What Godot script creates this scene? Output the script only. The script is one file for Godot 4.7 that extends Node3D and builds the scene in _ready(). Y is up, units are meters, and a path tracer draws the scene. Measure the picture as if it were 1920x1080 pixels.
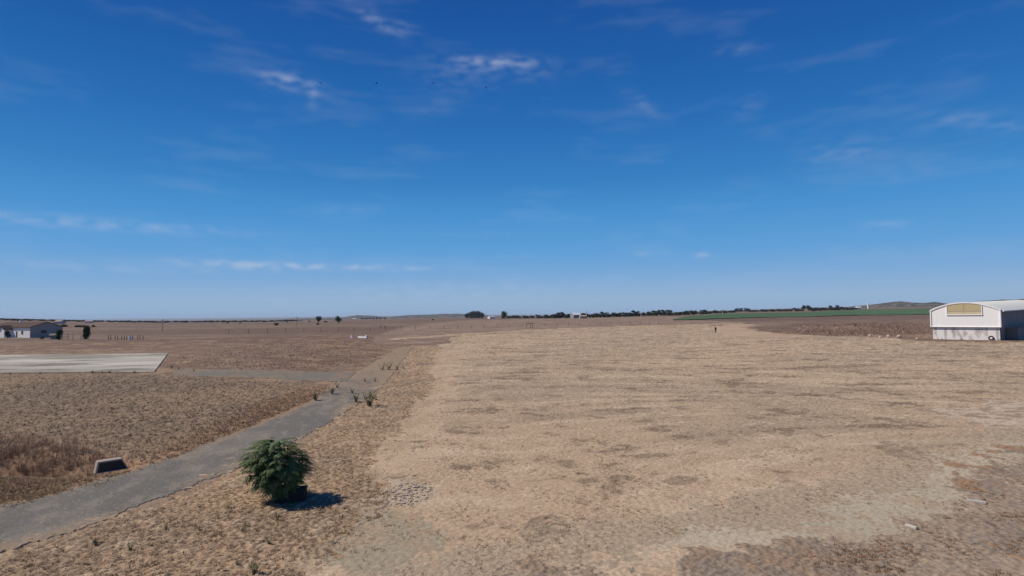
extends Node3D
# A dry airfield seen from a weather mast: mown straw field, old asphalt road, white hangar, farmland to the horizon.
# x to the right, -z away from the mast, metres.

var rng := RandomNumberGenerator.new()
var nz := {}
var polys: Array[PackedVector2Array] = []
var boxes: Array[Rect2] = []
var kinds: PackedInt32Array = []
var taken := {}
var vcol: StandardMaterial3D
var leafy: StandardMaterial3D

enum {FAR, MOWN, STRAW, ROUGH, TRACK, SCRUB, APRON, CRUST, BANK, DIRT, EARTH, PEBBLE, VERGE, PLAIN, PACKED, SAND, ROADBED}

# ---------------------------------------------------------------- helpers
func make_noise(called: String, s: int, period: float, octaves := 3) -> void:
	var f := FastNoiseLite.new()
	f.seed = s
	f.noise_type = FastNoiseLite.TYPE_SIMPLEX_SMOOTH
	f.frequency = 1.0 / period
	f.fractal_octaves = octaves
	nz[called] = f

func mat(c: Color, rough := 0.9, metal := 0.0) -> StandardMaterial3D:
	var m := StandardMaterial3D.new()
	m.albedo_color = c.linear_to_srgb()
	m.roughness = rough
	m.metallic = metal
	m.metallic_specular = 0.5 if rough < 0.75 else 0.2
	return m

func numbered(called: String) -> String:
	var k: int = taken.get(called, 0)
	taken[called] = k + 1
	return called if k == 0 else "%s_%03d" % [called, k]

func tag(o: Node, label := "", category := "", group := "", kind := "") -> Node:
	if label: o.set_meta("label", label)
	if category: o.set_meta("category", category)
	if group: o.set_meta("group", group)
	if kind: o.set_meta("kind", kind)
	return o

func thing(called: String, label: String, category: String, at: Vector3, turn := 0.0, group := "") -> Node3D:
	var o := Node3D.new()
	o.name = numbered(called)
	add_child(o)
	o.position = at
	o.rotation.y = turn
	tag(o, label, category, group)
	return o

func begin() -> SurfaceTool:
	var st := SurfaceTool.new()
	st.begin(Mesh.PRIMITIVE_TRIANGLES)
	st.set_smooth_group(-1)
	return st

func bake(st: SurfaceTool) -> ArrayMesh:
	st.generate_normals()
	return st.commit()

func part(called: String, mesh: Mesh, m: Material, parent: Node = null) -> MeshInstance3D:
	var o := MeshInstance3D.new()
	o.mesh = mesh
	o.material_override = m
	if parent:
		o.name = called
		parent.add_child(o, true)
	else:
		o.name = numbered(called)
		add_child(o)
	return o

func tri(st: SurfaceTool, a: Vector3, b: Vector3, c: Vector3) -> void:
	st.add_vertex(a); st.add_vertex(b); st.add_vertex(c)

func quad(st: SurfaceTool, a: Vector3, b: Vector3, c: Vector3, d: Vector3) -> void:
	tri(st, a, b, c); tri(st, a, c, d)

func block(st: SurfaceTool, p: Vector3, s: Vector3, b := Basis.IDENTITY, bevel := 0.0) -> void:
	var x := b.x * s.x * 0.5
	var y := b.y * s.y * 0.5
	var z := b.z * s.z * 0.5
	for f in [[x, y, z], [y, z, x], [z, x, y]]:
		for g in [1.0, -1.0]:
			var n: Vector3 = f[0] * g
			var u: Vector3 = f[1]
			var v: Vector3 = f[2] * g
			if bevel > 0.0:
				u -= u.normalized() * bevel
				v -= v.normalized() * bevel
			quad(st, p + n - u - v, p + n - u + v, p + n + u + v, p + n + u - v)
	if bevel > 0.0:
		var ax := [x, y, z]
		for k in 3:
			var a: Vector3 = ax[k]
			var c: Vector3 = ax[(k + 1) % 3]
			var e: Vector3 = ax[(k + 2) % 3]
			var el := e - e.normalized() * bevel
			for g in [1.0, -1.0]:
				for h in [1.0, -1.0]:
					var p1: Vector3 = p + a * g + (c - c.normalized() * bevel) * h
					var p2: Vector3 = p + (a - a.normalized() * bevel) * g + c * h
					if g * h > 0.0:
						quad(st, p1 - el, p1 + el, p2 + el, p2 - el)
					else:
						quad(st, p2 - el, p2 + el, p1 + el, p1 - el)

func tube(st: SurfaceTool, a: Vector3, b: Vector3, ra: float, rb: float, sides := 6) -> void:
	var d := (b - a).normalized()
	var u := d.cross(Vector3.RIGHT if absf(d.x) < 0.8 else Vector3.UP).normalized()
	var v := d.cross(u)
	for k in sides:
		var t0 := TAU * k / sides
		var t1 := TAU * (k + 1) / sides
		var p := u * cos(t0) + v * sin(t0)
		var q := u * cos(t1) + v * sin(t1)
		quad(st, a + p * ra, b + p * rb, b + q * rb, a + q * ra)
		tri(st, b, b + q * rb, b + p * rb)
		tri(st, a, a + p * ra, a + q * ra)

func lump(st: SurfaceTool, p: Vector3, s: Vector3, rough := 0.2, rings := 5, sides := 8) -> void:
	var pts: Array[Vector3] = []
	for i in rings + 1:
		for k in sides:
			var e := PI * i / rings - PI / 2.0
			var t := TAU * k / sides
			var w := 1.0 + rng.randf_range(-rough, rough)
			pts.append(p + Vector3(cos(e) * cos(t) * s.x, sin(e) * s.y, cos(e) * sin(t) * s.z) * w)
	for i in rings:
		for k in sides:
			var j := (k + 1) % sides
			quad(st, pts[i * sides + k], pts[(i + 1) * sides + k], pts[(i + 1) * sides + j], pts[i * sides + j])

# ---------------------------------------------------------------- terrain
func macro(x: float, z: float) -> float:
	var r := sqrt(x * x + z * z)
	var y := 0.0
	if r > 300.0:
		y += (r - 300.0) * far_slope(atan2(x, -z))
	if r < 60.0 and x < -4.0:
		y -= 0.75 * ditch(Vector2(x, z))
	if r < 24.0 and x < -1.0 and x > -9.0:
		y += 0.032 * step_up(Vector2(x + 0.25 * nz.small.get_noise_2d(x, z), z + 0.2 * nz.small.get_noise_2d(z, x))) * clampf(0.7 + 1.5 * nz.mid.get_noise_2d(x * 2.0, z * 2.0), 0.2, 1.2)
	if x > 35.0 and x < 110.0 and z < -90.0 and z > -200.0:
		y += 1.1 * bank(Vector2(x, z))
	return y

const SLOPES := [[-0.80, 0.006], [-0.72, 0.0045], [-0.62, 0.0], [-0.54, -0.0026], [-0.40, -0.0038], [-0.23, -0.0028], [0.0, -0.001], [0.14, 0.0], [0.5, 0.0075]]
func far_slope(bearing: float) -> float:  # the plain falls gently to the north-west and rises to the north-east
	if bearing <= SLOPES[0][0]: return SLOPES[0][1]
	for k in SLOPES.size() - 1:
		if bearing <= SLOPES[k + 1][0]:
			return remap(bearing, SLOPES[k][0], SLOPES[k + 1][0], SLOPES[k][1], SLOPES[k + 1][1])
	return SLOPES[SLOPES.size() - 1][1]

var ditch_line: PackedVector2Array = [Vector2(-24.37, -22.92), Vector2(-20.50, -22.75), Vector2(-18.25, -22.49), Vector2(-16.14, -22.09), Vector2(-15.39, -22.21)]
func ditch(p: Vector2) -> float:
	var best := 1e9
	for k in ditch_line.size() - 1:
		best = minf(best, p.distance_squared_to(Geometry2D.get_closest_point_to_segment(p, ditch_line[k], ditch_line[k + 1])))
	return exp(-best / 0.7)

var step_line: PackedVector2Array = [Vector2(-4.69, -12.98), Vector2(-4.57, -13.65), Vector2(-4.25, -15.10), Vector2(-3.88, -16.68), Vector2(-3.62, -18.17)]
func step_up(p: Vector2) -> float:  # the straw bed stands a hand's breadth above the apron
	for k in step_line.size() - 1:
		var a := step_line[k]
		var d := step_line[k + 1] - a
		var t := (p - a).dot(d) / d.length_squared()
		if t < 0.0 or t > 1.0: continue
		var off := (p - a).cross(d) / d.length()
		if off > -0.04 and off < 3.0: return smoothstep(-0.04, 0.0, off) * smoothstep(3.0, 0.5, off) * smoothstep(0.0, 0.1, (k + t) / 4.0) * smoothstep(1.0, 0.9, (k + t) / 4.0)
	return 0.0

var bank_line: PackedVector2Array = [Vector2(98.00, -193.28), Vector2(108.85, -187.80), Vector2(119.09, -182.63), Vector2(138.02, -188.10)]
func bank(p: Vector2) -> float:
	var best := 1e9
	for k in bank_line.size() - 1:
		best = minf(best, p.distance_squared_to(Geometry2D.get_closest_point_to_segment(p, bank_line[k], bank_line[k + 1])))
	return exp(-best / 160.0)

func on(p: Vector2, sink := 0.0) -> Vector3:
	return Vector3(p.x, macro(p.x, p.y) - sink, p.y)

func region(kind: int, pts: Array) -> void:
	var a := PackedVector2Array(pts)
	var b := Rect2(a[0], Vector2.ZERO)
	for p in a: b = b.expand(p)
	polys.append(a); boxes.append(b); kinds.append(kind)

func region_at(q: Vector2) -> int:
	for k in polys.size():
		if boxes[k].has_point(q) and Geometry2D.is_point_in_polygon(q, polys[k]):
			return kinds[k]
	return FAR

func lay_regions() -> void:
	# first match wins
	region(ROADBED, [Vector2(-16.68, -14.54), Vector2(-15.66, -17.08), Vector2(-15.26, -17.68), Vector2(-14.47, -19.35), Vector2(-13.99, -21.84), Vector2(-13.52, -24.14), Vector2(-13.42, -27.47), Vector2(-13.16, -31.55), Vector2(-13.08, -36.05), Vector2(-13.76, -42.68), Vector2(-14.73, -50.64), Vector2(-15.31, -57.65), Vector2(-16.14, -66.91), Vector2(-17.75, -81.90), Vector2(-20.40, -105.58), Vector2(-18.45, -108.79), Vector2(-15.31, -84.79), Vector2(-12.85, -66.47), Vector2(-10.89, -51.49), Vector2(-9.95, -41.23), Vector2(-9.76, -34.43), Vector2(-9.66, -29.56), Vector2(-9.75, -25.92), Vector2(-9.99, -23.01), Vector2(-10.37, -20.49), Vector2(-10.95, -18.12), Vector2(-11.43, -15.69), Vector2(-12.25, -14.23), Vector2(-12.57, -13.75), Vector2(-13.51, -11.82)])
	region(PEBBLE, [Vector2(-3.65, -17.51), Vector2(-3.76, -18.55), Vector2(-3.66, -19.53), Vector2(-3.12, -20.00), Vector2(-2.73, -19.25), Vector2(-2.97, -17.99), Vector2(-3.28, -17.26)])
	region(CRUST, [Vector2(23.27, -31.61), Vector2(27.14, -34.71), Vector2(30.65, -35.51), Vector2(34.92, -35.61), Vector2(28.30, -28.93), Vector2(23.48, -27.85), Vector2(21.76, -28.22)])
	region(TRACK, [Vector2(33.27, -33.64), Vector2(22.14, -25.73), Vector2(16.43, -21.39), Vector2(12.18, -18.49), Vector2(9.60, -16.90), Vector2(6.55, -15.43), Vector2(3.56, -14.55), Vector2(2.61, -13.68), Vector2(5.70, -13.78), Vector2(9.18, -15.23), Vector2(10.64, -16.19), Vector2(12.55, -17.42), Vector2(16.48, -20.51), Vector2(19.80, -23.05), Vector2(28.55, -28.91)])
	region(SCRUB, [Vector2(1.05, -12.58), Vector2(3.87, -13.02), Vector2(5.94, -13.77), Vector2(9.13, -15.16), Vector2(12.48, -17.32), Vector2(19.65, -22.88), Vector2(44.49, -39.83), Vector2(36.78, -18.37), Vector2(9.54, -7.60), Vector2(-0.48, -7.76), Vector2(-0.92, -11.96)])
	region(APRON, [Vector2(-4.61, -13.59), Vector2(-4.33, -14.92), Vector2(-3.89, -16.73), Vector2(-3.12, -17.02), Vector2(-2.38, -16.12), Vector2(-1.79, -14.78), Vector2(-2.51, -13.68), Vector2(-3.86, -13.29)])
	region(DIRT, [Vector2(-27.68, -138.14), Vector2(-15.26, -166.60), Vector2(7.36, -207.52), Vector2(54.09, -249.30), Vector2(93.10, -277.93), Vector2(117.14, -293.94), Vector2(124.24, -311.73), Vector2(58.93, -271.59), Vector2(7.96, -224.37), Vector2(-16.33, -178.32), Vector2(-29.71, -148.23)])
	region(DIRT, [Vector2(57.17, -162.10), Vector2(84.50, -238.14), Vector2(106.34, -285.03), Vector2(115.98, -278.38), Vector2(89.43, -224.51), Vector2(71.67, -172.18), Vector2(67.16, -137.49), Vector2(53.19, -120.06)])
	region(BANK, [Vector2(66.07, -145.49), Vector2(95.19, -194.69), Vector2(148.58, -273.31), Vector2(191.47, -264.06), Vector2(85.98, -118.77), Vector2(78.23, -127.14), Vector2(73.50, -135.38)])
	region(SAND, [Vector2(-5.50, -22.39), Vector2(-5.80, -27.05), Vector2(-5.84, -34.54), Vector2(-6.31, -44.44), Vector2(-8.30, -62.55), Vector2(-11.75, -97.29), Vector2(-8.43, -96.64), Vector2(-5.30, -56.49), Vector2(-4.19, -36.44), Vector2(-3.91, -25.83), Vector2(-3.66, -20.02), Vector2(-4.32, -19.74)])
	region(PACKED, [Vector2(-3.60, -13.22), Vector2(-1.42, -13.80), Vector2(0.46, -14.88), Vector2(4.22, -16.54), Vector2(8.88, -19.21), Vector2(15.45, -23.36), Vector2(27.74, -32.17), Vector2(38.65, -37.67), Vector2(30.99, -30.26), Vector2(21.50, -25.00), Vector2(12.00, -18.22), Vector2(6.46, -15.24), Vector2(3.56, -14.55), Vector2(2.76, -13.80), Vector2(0.38, -12.64), Vector2(-0.61, -10.22), Vector2(-2.98, -10.27)])
	region(MOWN, [Vector2(-2.81, -7.79), Vector2(-4.62, -12.77), Vector2(-4.57, -13.65), Vector2(-3.89, -16.73), Vector2(-3.64, -18.27), Vector2(-4.41, -19.74), Vector2(-5.50, -22.39), Vector2(-5.80, -27.05), Vector2(-5.84, -34.54), Vector2(-6.31, -44.44), Vector2(-8.47, -62.57), Vector2(-11.97, -90.30), Vector2(-14.60, -127.73), Vector2(-14.93, -163.03), Vector2(7.26, -204.72), Vector2(53.43, -246.27), Vector2(91.83, -274.17), Vector2(66.78, -153.77), Vector2(71.89, -132.44), Vector2(76.62, -124.53), Vector2(73.55, -102.94), Vector2(86.55, -99.66), Vector2(102.77, -69.32), Vector2(36.78, -18.37), Vector2(9.54, -7.60)])
	region(STRAW, [Vector2(-14.10, -12.52), Vector2(-12.42, -14.42), Vector2(-11.67, -16.02), Vector2(-11.14, -18.45), Vector2(-10.51, -20.77), Vector2(-10.11, -23.27), Vector2(-9.89, -27.27), Vector2(-10.06, -36.88), Vector2(-11.47, -57.20), Vector2(-15.77, -91.00), Vector2(-18.69, -110.75), Vector2(-12.00, -109.27), Vector2(-9.88, -89.92), Vector2(-7.53, -56.75), Vector2(-5.88, -41.44), Vector2(-5.53, -32.70), Vector2(-5.67, -26.47), Vector2(-5.46, -22.23), Vector2(-4.41, -19.74), Vector2(-3.64, -18.27), Vector2(-3.81, -16.38), Vector2(-4.45, -13.30), Vector2(-2.81, -7.79), Vector2(-8.80, -7.89)])
	region(EARTH, [Vector2(-37.95, -28.82), Vector2(-24.55, -28.33), Vector2(-19.56, -25.80), Vector2(-17.25, -24.50), Vector2(-15.43, -24.41), Vector2(-15.11, -30.91), Vector2(-16.70, -43.82), Vector2(-15.27, -48.00), Vector2(-13.49, -42.65), Vector2(-13.02, -31.23), Vector2(-13.57, -26.78), Vector2(-13.87, -23.27), Vector2(-14.40, -21.86), Vector2(-14.92, -20.95), Vector2(-18.43, -21.31), Vector2(-28.56, -21.74)])
	region(ROUGH, [Vector2(-84.49, -63.90), Vector2(-35.23, -58.88), Vector2(-23.98, -52.86), Vector2(-15.96, -48.81), Vector2(-16.23, -44.70), Vector2(-14.82, -30.89), Vector2(-15.13, -23.94), Vector2(-23.26, -26.85), Vector2(-36.25, -27.53)])
	region(PLAIN, [Vector2(-15.20, -127.89), Vector2(-16.43, -179.38), Vector2(8.14, -229.45), Vector2(60.56, -279.08), Vector2(125.77, -315.55), Vector2(131.53, -392.45), Vector2(118.27, -435.41), Vector2(204.45, -683.75), Vector2(190.86, -878.26), Vector2(31.33, -877.27), Vector2(-72.28, -790.81), Vector2(-60.02, -329.36), Vector2(-39.90, -168.60), Vector2(-28.19, -119.10), Vector2(-21.02, -115.30)])
	region(VERGE, [Vector2(-29.60, -22.53), Vector2(-19.09, -22.07), Vector2(-14.74, -21.51), Vector2(-13.73, -28.09), Vector2(-14.26, -43.60), Vector2(-15.11, -51.93), Vector2(-16.19, -63.56), Vector2(-15.01, -63.40), Vector2(-10.40, -36.90), Vector2(-12.13, -20.37), Vector2(-13.35, -15.49), Vector2(-16.40, -12.57)])

func ground_look(x: float, z: float, r: float) -> Array:
	# colour (linear) and relief of the soil at a place
	var lean := x * lerpf(-0.10, 0.5, smoothstep(48.0, 26.0, r) * smoothstep(-4.0, 6.0, x))
	var big: float = nz.big.get_noise_2d(x, z)
	var mid: float = nz.mid.get_noise_2d(x, z)
	var small: float = nz.small.get_noise_2d(x, z)
	var fine: float = nz.fine.get_noise_2d(x, z)
	var streak: float = nz.streak.get_noise_2d(x * 0.22 + z * 0.05, z + lean)
	var wide: float = nz.wide.get_noise_2d(x * 0.30 + z * 0.12, z + lean)
	var q := Vector2(x + small * 0.9 + mid * 0.8, z + fine * 0.5 + small * 0.8 + mid * 1.2)
	q += Vector2(wide, mid) * r * 0.02
	var c: Color
	var h := 0.0
	var grain := 0.10
	match region_at(q):
		MOWN:
			c = Color(0.39, 0.288, 0.193).lerp(Color(0.335, 0.255, 0.175), smoothstep(-0.5, 0.5, big + 0.3 * mid))
			c = c.lerp(Color(0.395, 0.290, 0.195), smoothstep(0.0, 0.45, nz.field.get_noise_2d(x * 3.0, z * 4.0)) * 0.6)
			c = c.lerp(Color(0.45, 0.345, 0.24), smoothstep(0.10, 0.45, streak * 0.8 + wide * 0.3) * 0.7)
			c = c.lerp(Color(0.255, 0.195, 0.135), smoothstep(0.10, 0.45, -wide * 0.6 - 0.5 * streak) * 0.5)
			var thatch := smoothstep(0.16, 0.42, mid * 0.55 - streak * 0.35 + small * 0.35)
			c = c.lerp(Color(0.175, 0.125, 0.085), thatch * 0.8)
			var spot: float = nz.spot.get_noise_2d(x, z + lean * 0.3)
			c = c.lerp(Color(0.165, 0.118, 0.08), smoothstep(0.28, 0.52, spot + 0.25 * mid) * 0.6)
			c = c.lerp(Color(0.50, 0.39, 0.28), smoothstep(0.30, 0.55, -spot + 0.2 * streak) * 0.5)
			var dot := rng.randf()
			if dot < 0.07: c = c.lerp(Color(0.15, 0.11, 0.08), 0.45)
			elif dot > 0.94: c = c.lerp(Color(0.52, 0.41, 0.29), 0.5)
			h = 0.010 * small + 0.015 * fine + thatch * 0.03 * fine
			grain = 0.14
		ROADBED:
			c = Color(0.25, 0.185, 0.13)
			h = -0.004 + 0.02 * fine * smoothstep(0.0, 0.4, small)
		SAND:
			c = Color(0.42, 0.315, 0.215).lerp(Color(0.36, 0.265, 0.175), smoothstep(-0.2, 0.4, small + mid))
			h = 0.008 * small + 0.012 * fine
			grain = 0.12
		PACKED:
			c = Color(0.325, 0.258, 0.180).lerp(Color(0.365, 0.278, 0.192), smoothstep(-0.35, 0.4, wide + 0.5 * mid))
			var old := smoothstep(0.2, 0.42, mid * 0.55 - streak * 0.35 + small * 0.35)
			c = c.lerp(Color(0.19, 0.145, 0.10), old * 0.7)
			var chip := rng.randf()
			if chip < 0.06: c = c.lerp(Color(0.13, 0.10, 0.08), 0.5)
			elif chip > 0.95: c = c.lerp(Color(0.48, 0.40, 0.30), 0.5)
			h = 0.010 * small + 0.016 * fine
			grain = 0.14
		STRAW:
			c = Color(0.335, 0.236, 0.150).lerp(Color(0.265, 0.192, 0.128), smoothstep(-0.4, 0.4, mid))
			c = c.lerp(Color(0.38, 0.285, 0.19), smoothstep(0.1, 0.5, small) * 0.8)
			c = c.lerp(Color(0.17, 0.115, 0.08), smoothstep(0.1, 0.45, -fine) * 0.7)
			h = 0.03 * small + 0.045 * fine
			grain = 0.2
		ROUGH:
			c = Color(0.225, 0.162, 0.108).lerp(Color(0.165, 0.124, 0.088), smoothstep(-0.4, 0.4, big + mid * 0.5))
			c = c.lerp(Color(0.27, 0.20, 0.135), smoothstep(0.1, 0.5, small) * 0.7)
			c = c.lerp(Color(0.10, 0.075, 0.055), smoothstep(0.2, 0.5, -fine) * 0.7)
			h = 0.05 * small + 0.07 * fine
			grain = 0.2
		EARTH:
			c = Color(0.27, 0.175, 0.112).lerp(Color(0.20, 0.128, 0.085), smoothstep(-0.3, 0.3, mid))
			c = c.lerp(Color(0.32, 0.21, 0.125), smoothstep(0.1, 0.5, small) * 0.6)
			h = 0.05 * small + 0.05 * fine
			grain = 0.15
		VERGE:
			c = Color(0.30, 0.20, 0.12).lerp(Color(0.22, 0.14, 0.09), smoothstep(-0.4, 0.4, mid + small * 0.5))
			h = 0.03 * small + 0.03 * fine
			grain = 0.15
		TRACK:
			c = Color(0.345, 0.298, 0.222).lerp(Color(0.395, 0.335, 0.245), smoothstep(-0.3, 0.4, mid + streak * 0.5))
			var peb := rng.randf()
			if peb < 0.05: c = c.lerp(Color(0.14, 0.11, 0.085), 0.45)
			elif peb > 0.95: c = c.lerp(Color(0.47, 0.41, 0.32), 0.5)
			c = c.lerp(Color(0.34, 0.25, 0.17), smoothstep(0.1, 0.5, nz.spot.get_noise_2d(x, z)) * 0.6)
			h = 0.012 * fine
			grain = 0.12
		SCRUB:
			c = Color(0.275, 0.215, 0.16).lerp(Color(0.22, 0.176, 0.136), smoothstep(-0.3, 0.3, mid))
			c = c.lerp(Color(0.31, 0.185, 0.10), smoothstep(0.16, 0.45, mid * 0.6 + small * 0.6) * (0.75 if x > 11.0 else 0.3))
			h = 0.03 * small + 0.035 * fine
			grain = 0.16
		APRON:
			c = Color(0.295, 0.248, 0.175).lerp(Color(0.32, 0.245, 0.165), smoothstep(-0.2, 0.4, small + mid))
			var grit := rng.randf()
			if grit < 0.06: c = c.lerp(Color(0.14, 0.11, 0.085), 0.5)
			elif grit > 0.95: c = c.lerp(Color(0.47, 0.40, 0.30), 0.5)
			c = c.lerp(Color(0.33, 0.245, 0.165), smoothstep(0.05, 0.4, nz.spot.get_noise_2d(x, z)) * 0.7)
			h = 0.012 * fine
			grain = 0.13
		CRUST:
			c = Color(0.42, 0.345, 0.26).lerp(Color(0.28, 0.21, 0.15), smoothstep(0.05, 0.3, small + streak * 0.5))
			h = 0.015 * fine
		PEBBLE:
			c = Color(0.42, 0.34, 0.25).lerp(Color(0.33, 0.25, 0.17), smoothstep(-0.1, 0.3, fine))
			h = 0.012 * fine
			grain = 0.2
		PLAIN:
			c = Color(0.24, 0.178, 0.13).lerp(Color(0.185, 0.134, 0.10), smoothstep(-0.3, 0.3, wide + 0.5 * big))
			c = c.lerp(Color(0.35, 0.26, 0.18), smoothstep(0.15, 0.5, streak) * 0.7)
		DIRT:
			c = Color(0.36, 0.262, 0.18).lerp(Color(0.42, 0.31, 0.215), smoothstep(-0.2, 0.4, wide))
			h = 0.0
			grain = 0.05
		BANK:
			c = Color(0.175, 0.115, 0.09).lerp(Color(0.28, 0.19, 0.13), smoothstep(-0.2, 0.4, small + mid * 0.5))
			h = 0.10 * small + 0.25 * mid
			grain = 0.12
		_:
			var f: float = nz.field.get_noise_2d(x * 0.35, z)
			c = Color(0.145, 0.100, 0.076).lerp(Color(0.200, 0.145, 0.106), smoothstep(-0.35, 0.35, f + 0.3 * big))
			if r < 190.0:
				c = c.lerp(Color(0.150, 0.090, 0.060), smoothstep(0.0, 0.4, mid + streak * 0.6) * 0.7)
				c = c.lerp(Color(0.29, 0.20, 0.125), smoothstep(0.1, 0.45, -mid + streak * 0.5 + 0.4 * big) * 0.7)
			else:
				c = c.lerp(Color(0.115, 0.082, 0.064), smoothstep(0.05, 0.40, wide + f * 0.4) * 0.75)
				c = c.lerp(Color(0.235, 0.175, 0.125), smoothstep(0.15, 0.45, -wide + 0.3 * f) * 0.6)
			h = 0.04 * small + 0.03 * fine
			grain = 0.12
	var g := 1.0 + rng.randf_range(-grain, grain) + fine * grain * 1.2
	c = Color(c.r * g, c.g * g, c.b * g)
	return [c, h]

func make_ground() -> void:
	var radii: PackedFloat32Array = [0.5]
	while radii[radii.size() - 1] < 9500.0:
		var r := radii[radii.size() - 1]
		radii.append(r + (0.5 if r < 10.5 else clampf(r * r / 6200.0, 0.032, 0.016 * r)))
	var turns: PackedFloat32Array = []
	var a := -180.0
	while a < 180.0:
		turns.append(deg_to_rad(a))
		a += 0.11 if absf(a) < 46.0 else 2.0 if absf(a) > 48.0 else 1.0
	turns.append(PI)
	var n := turns.size()
	var v := PackedVector3Array()
	var col := PackedColorArray()
	v.resize(n * radii.size()); col.resize(v.size())
	var at := 0
	for r in radii:
		var keep := clampf(1.0 - (r - 90.0) / 120.0, 0.0, 1.0)
		for t in turns:
			var x := sin(t) * r
			var z := -cos(t) * r
			var look := ground_look(x, z, r)
			v[at] = Vector3(x, macro(x, z) + look[1] * keep, z)
			col[at] = look[0]
			at += 1
	var idx := PackedInt32Array()
	idx.resize((radii.size() - 1) * (n - 1) * 6)
	var k := 0
	for i in radii.size() - 1:
		for j in n - 1:
			var p := i * n + j
			idx[k] = p; idx[k + 1] = p + n; idx[k + 2] = p + n + 1
			idx[k + 3] = p; idx[k + 4] = p + n + 1; idx[k + 5] = p + 1
			k += 6
	var nor := PackedVector3Array()
	nor.resize(v.size())
	for i in radii.size():
		var i0 := maxi(i - 1, 0) * n
		var i1 := mini(i + 1, radii.size() - 1) * n
		for j in n:
			var d1 := v[i1 + j] - v[i0 + j]
			var d2 := v[i * n + mini(j + 1, n - 1)] - v[i * n + maxi(j - 1, 0)]
			var m := d2.cross(d1).normalized()
			nor[i * n + j] = m if m.y > 0.0 else -m
	var arr := []
	arr.resize(Mesh.ARRAY_MAX)
	arr[Mesh.ARRAY_VERTEX] = v
	arr[Mesh.ARRAY_NORMAL] = nor
	arr[Mesh.ARRAY_COLOR] = col
	arr[Mesh.ARRAY_INDEX] = idx
	var mesh := ArrayMesh.new()
	mesh.add_surface_from_arrays(Mesh.PRIMITIVE_TRIANGLES, arr)
	tag(part("ground", mesh, vcol), "dry tan field and bare earth reaching to the horizon", "ground", "", "structure")

# a sheet between two edge lines (pairs of points), coloured by paint(s, t, x, z) -> [Color, height]
func strip(pairs: Array, along: int, across: int, thick: float, ragged: float, paint: Callable, close_ends := true) -> ArrayMesh:
	var cl := Curve2D.new()
	var cr := Curve2D.new()
	for k in pairs.size():
		var p: Array = pairs[k]
		var before: Array = pairs[maxi(k - 1, 0)]
		var after: Array = pairs[mini(k + 1, pairs.size() - 1)]
		cl.add_point(p[0], (before[0] - after[0]) / 6.0, (after[0] - before[0]) / 6.0)
		cr.add_point(p[1], (before[1] - after[1]) / 6.0, (after[1] - before[1]) / 6.0)
	var v := PackedVector3Array()
	var col := PackedColorArray()
	var n := across + 3
	for i in along + 1:
		var s := float(i) / along * (pairs.size() - 1)
		var k := mini(int(s), pairs.size() - 2)
		var l := cl.sample(k, s - k)
		var r := cr.sample(k, s - k)
		var w := (r - l).normalized()
		l -= w * (nz.small.get_noise_2d(l.x, l.y) + 0.5 * nz.fine.get_noise_2d(l.x, l.y)) * ragged
		r += w * (nz.small.get_noise_2d(r.x, r.y) + 0.5 * nz.fine.get_noise_2d(r.x, r.y)) * ragged
		for j in n:
			var t := clampf(float(j - 1) / across, 0.0, 1.0)
			var p := l.lerp(r, t)
			var look: Array = paint.call(s / (pairs.size() - 1), t, p.x, p.y)
			var y: float = macro(p.x, p.y) + thick + look[1]
			if j == 0: p -= w * 0.03
			if j == n - 1: p += w * 0.03
			if j == 0 or j == n - 1 or (close_ends and (i == 0 or i == along)): y = macro(p.x, p.y) + thick - 0.07
			v.append(Vector3(p.x, y, p.y))
			col.append(look[0])
	var idx := PackedInt32Array()
	for i in along:
		for j in n - 1:
			var p := i * n + j
			idx.append_array([p, p + n, p + n + 1, p, p + n + 1, p + 1])
	var nor := PackedVector3Array()
	nor.resize(v.size())
	for i in along + 1:
		for j in n:
			var d1 := v[mini(i + 1, along) * n + j] - v[maxi(i - 1, 0) * n + j]
			var d2 := v[i * n + mini(j + 1, n - 1)] - v[i * n + maxi(j - 1, 0)]
			var m := d2.cross(d1).normalized()
			nor[i * n + j] = m if m.y > 0.0 else -m
	var arr := []
	arr.resize(Mesh.ARRAY_MAX)
	arr[Mesh.ARRAY_VERTEX] = v
	arr[Mesh.ARRAY_NORMAL] = nor
	arr[Mesh.ARRAY_COLOR] = col
	arr[Mesh.ARRAY_INDEX] = idx
	var mesh := ArrayMesh.new()
	mesh.add_surface_from_arrays(Mesh.PRIMITIVE_TRIANGLES, arr)
	return mesh

func speck(c: Color, g: float) -> Color:
	var k := 1.0 + rng.randf_range(-g, g)
	return Color(c.r * k, c.g * k, c.b * k)

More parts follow.
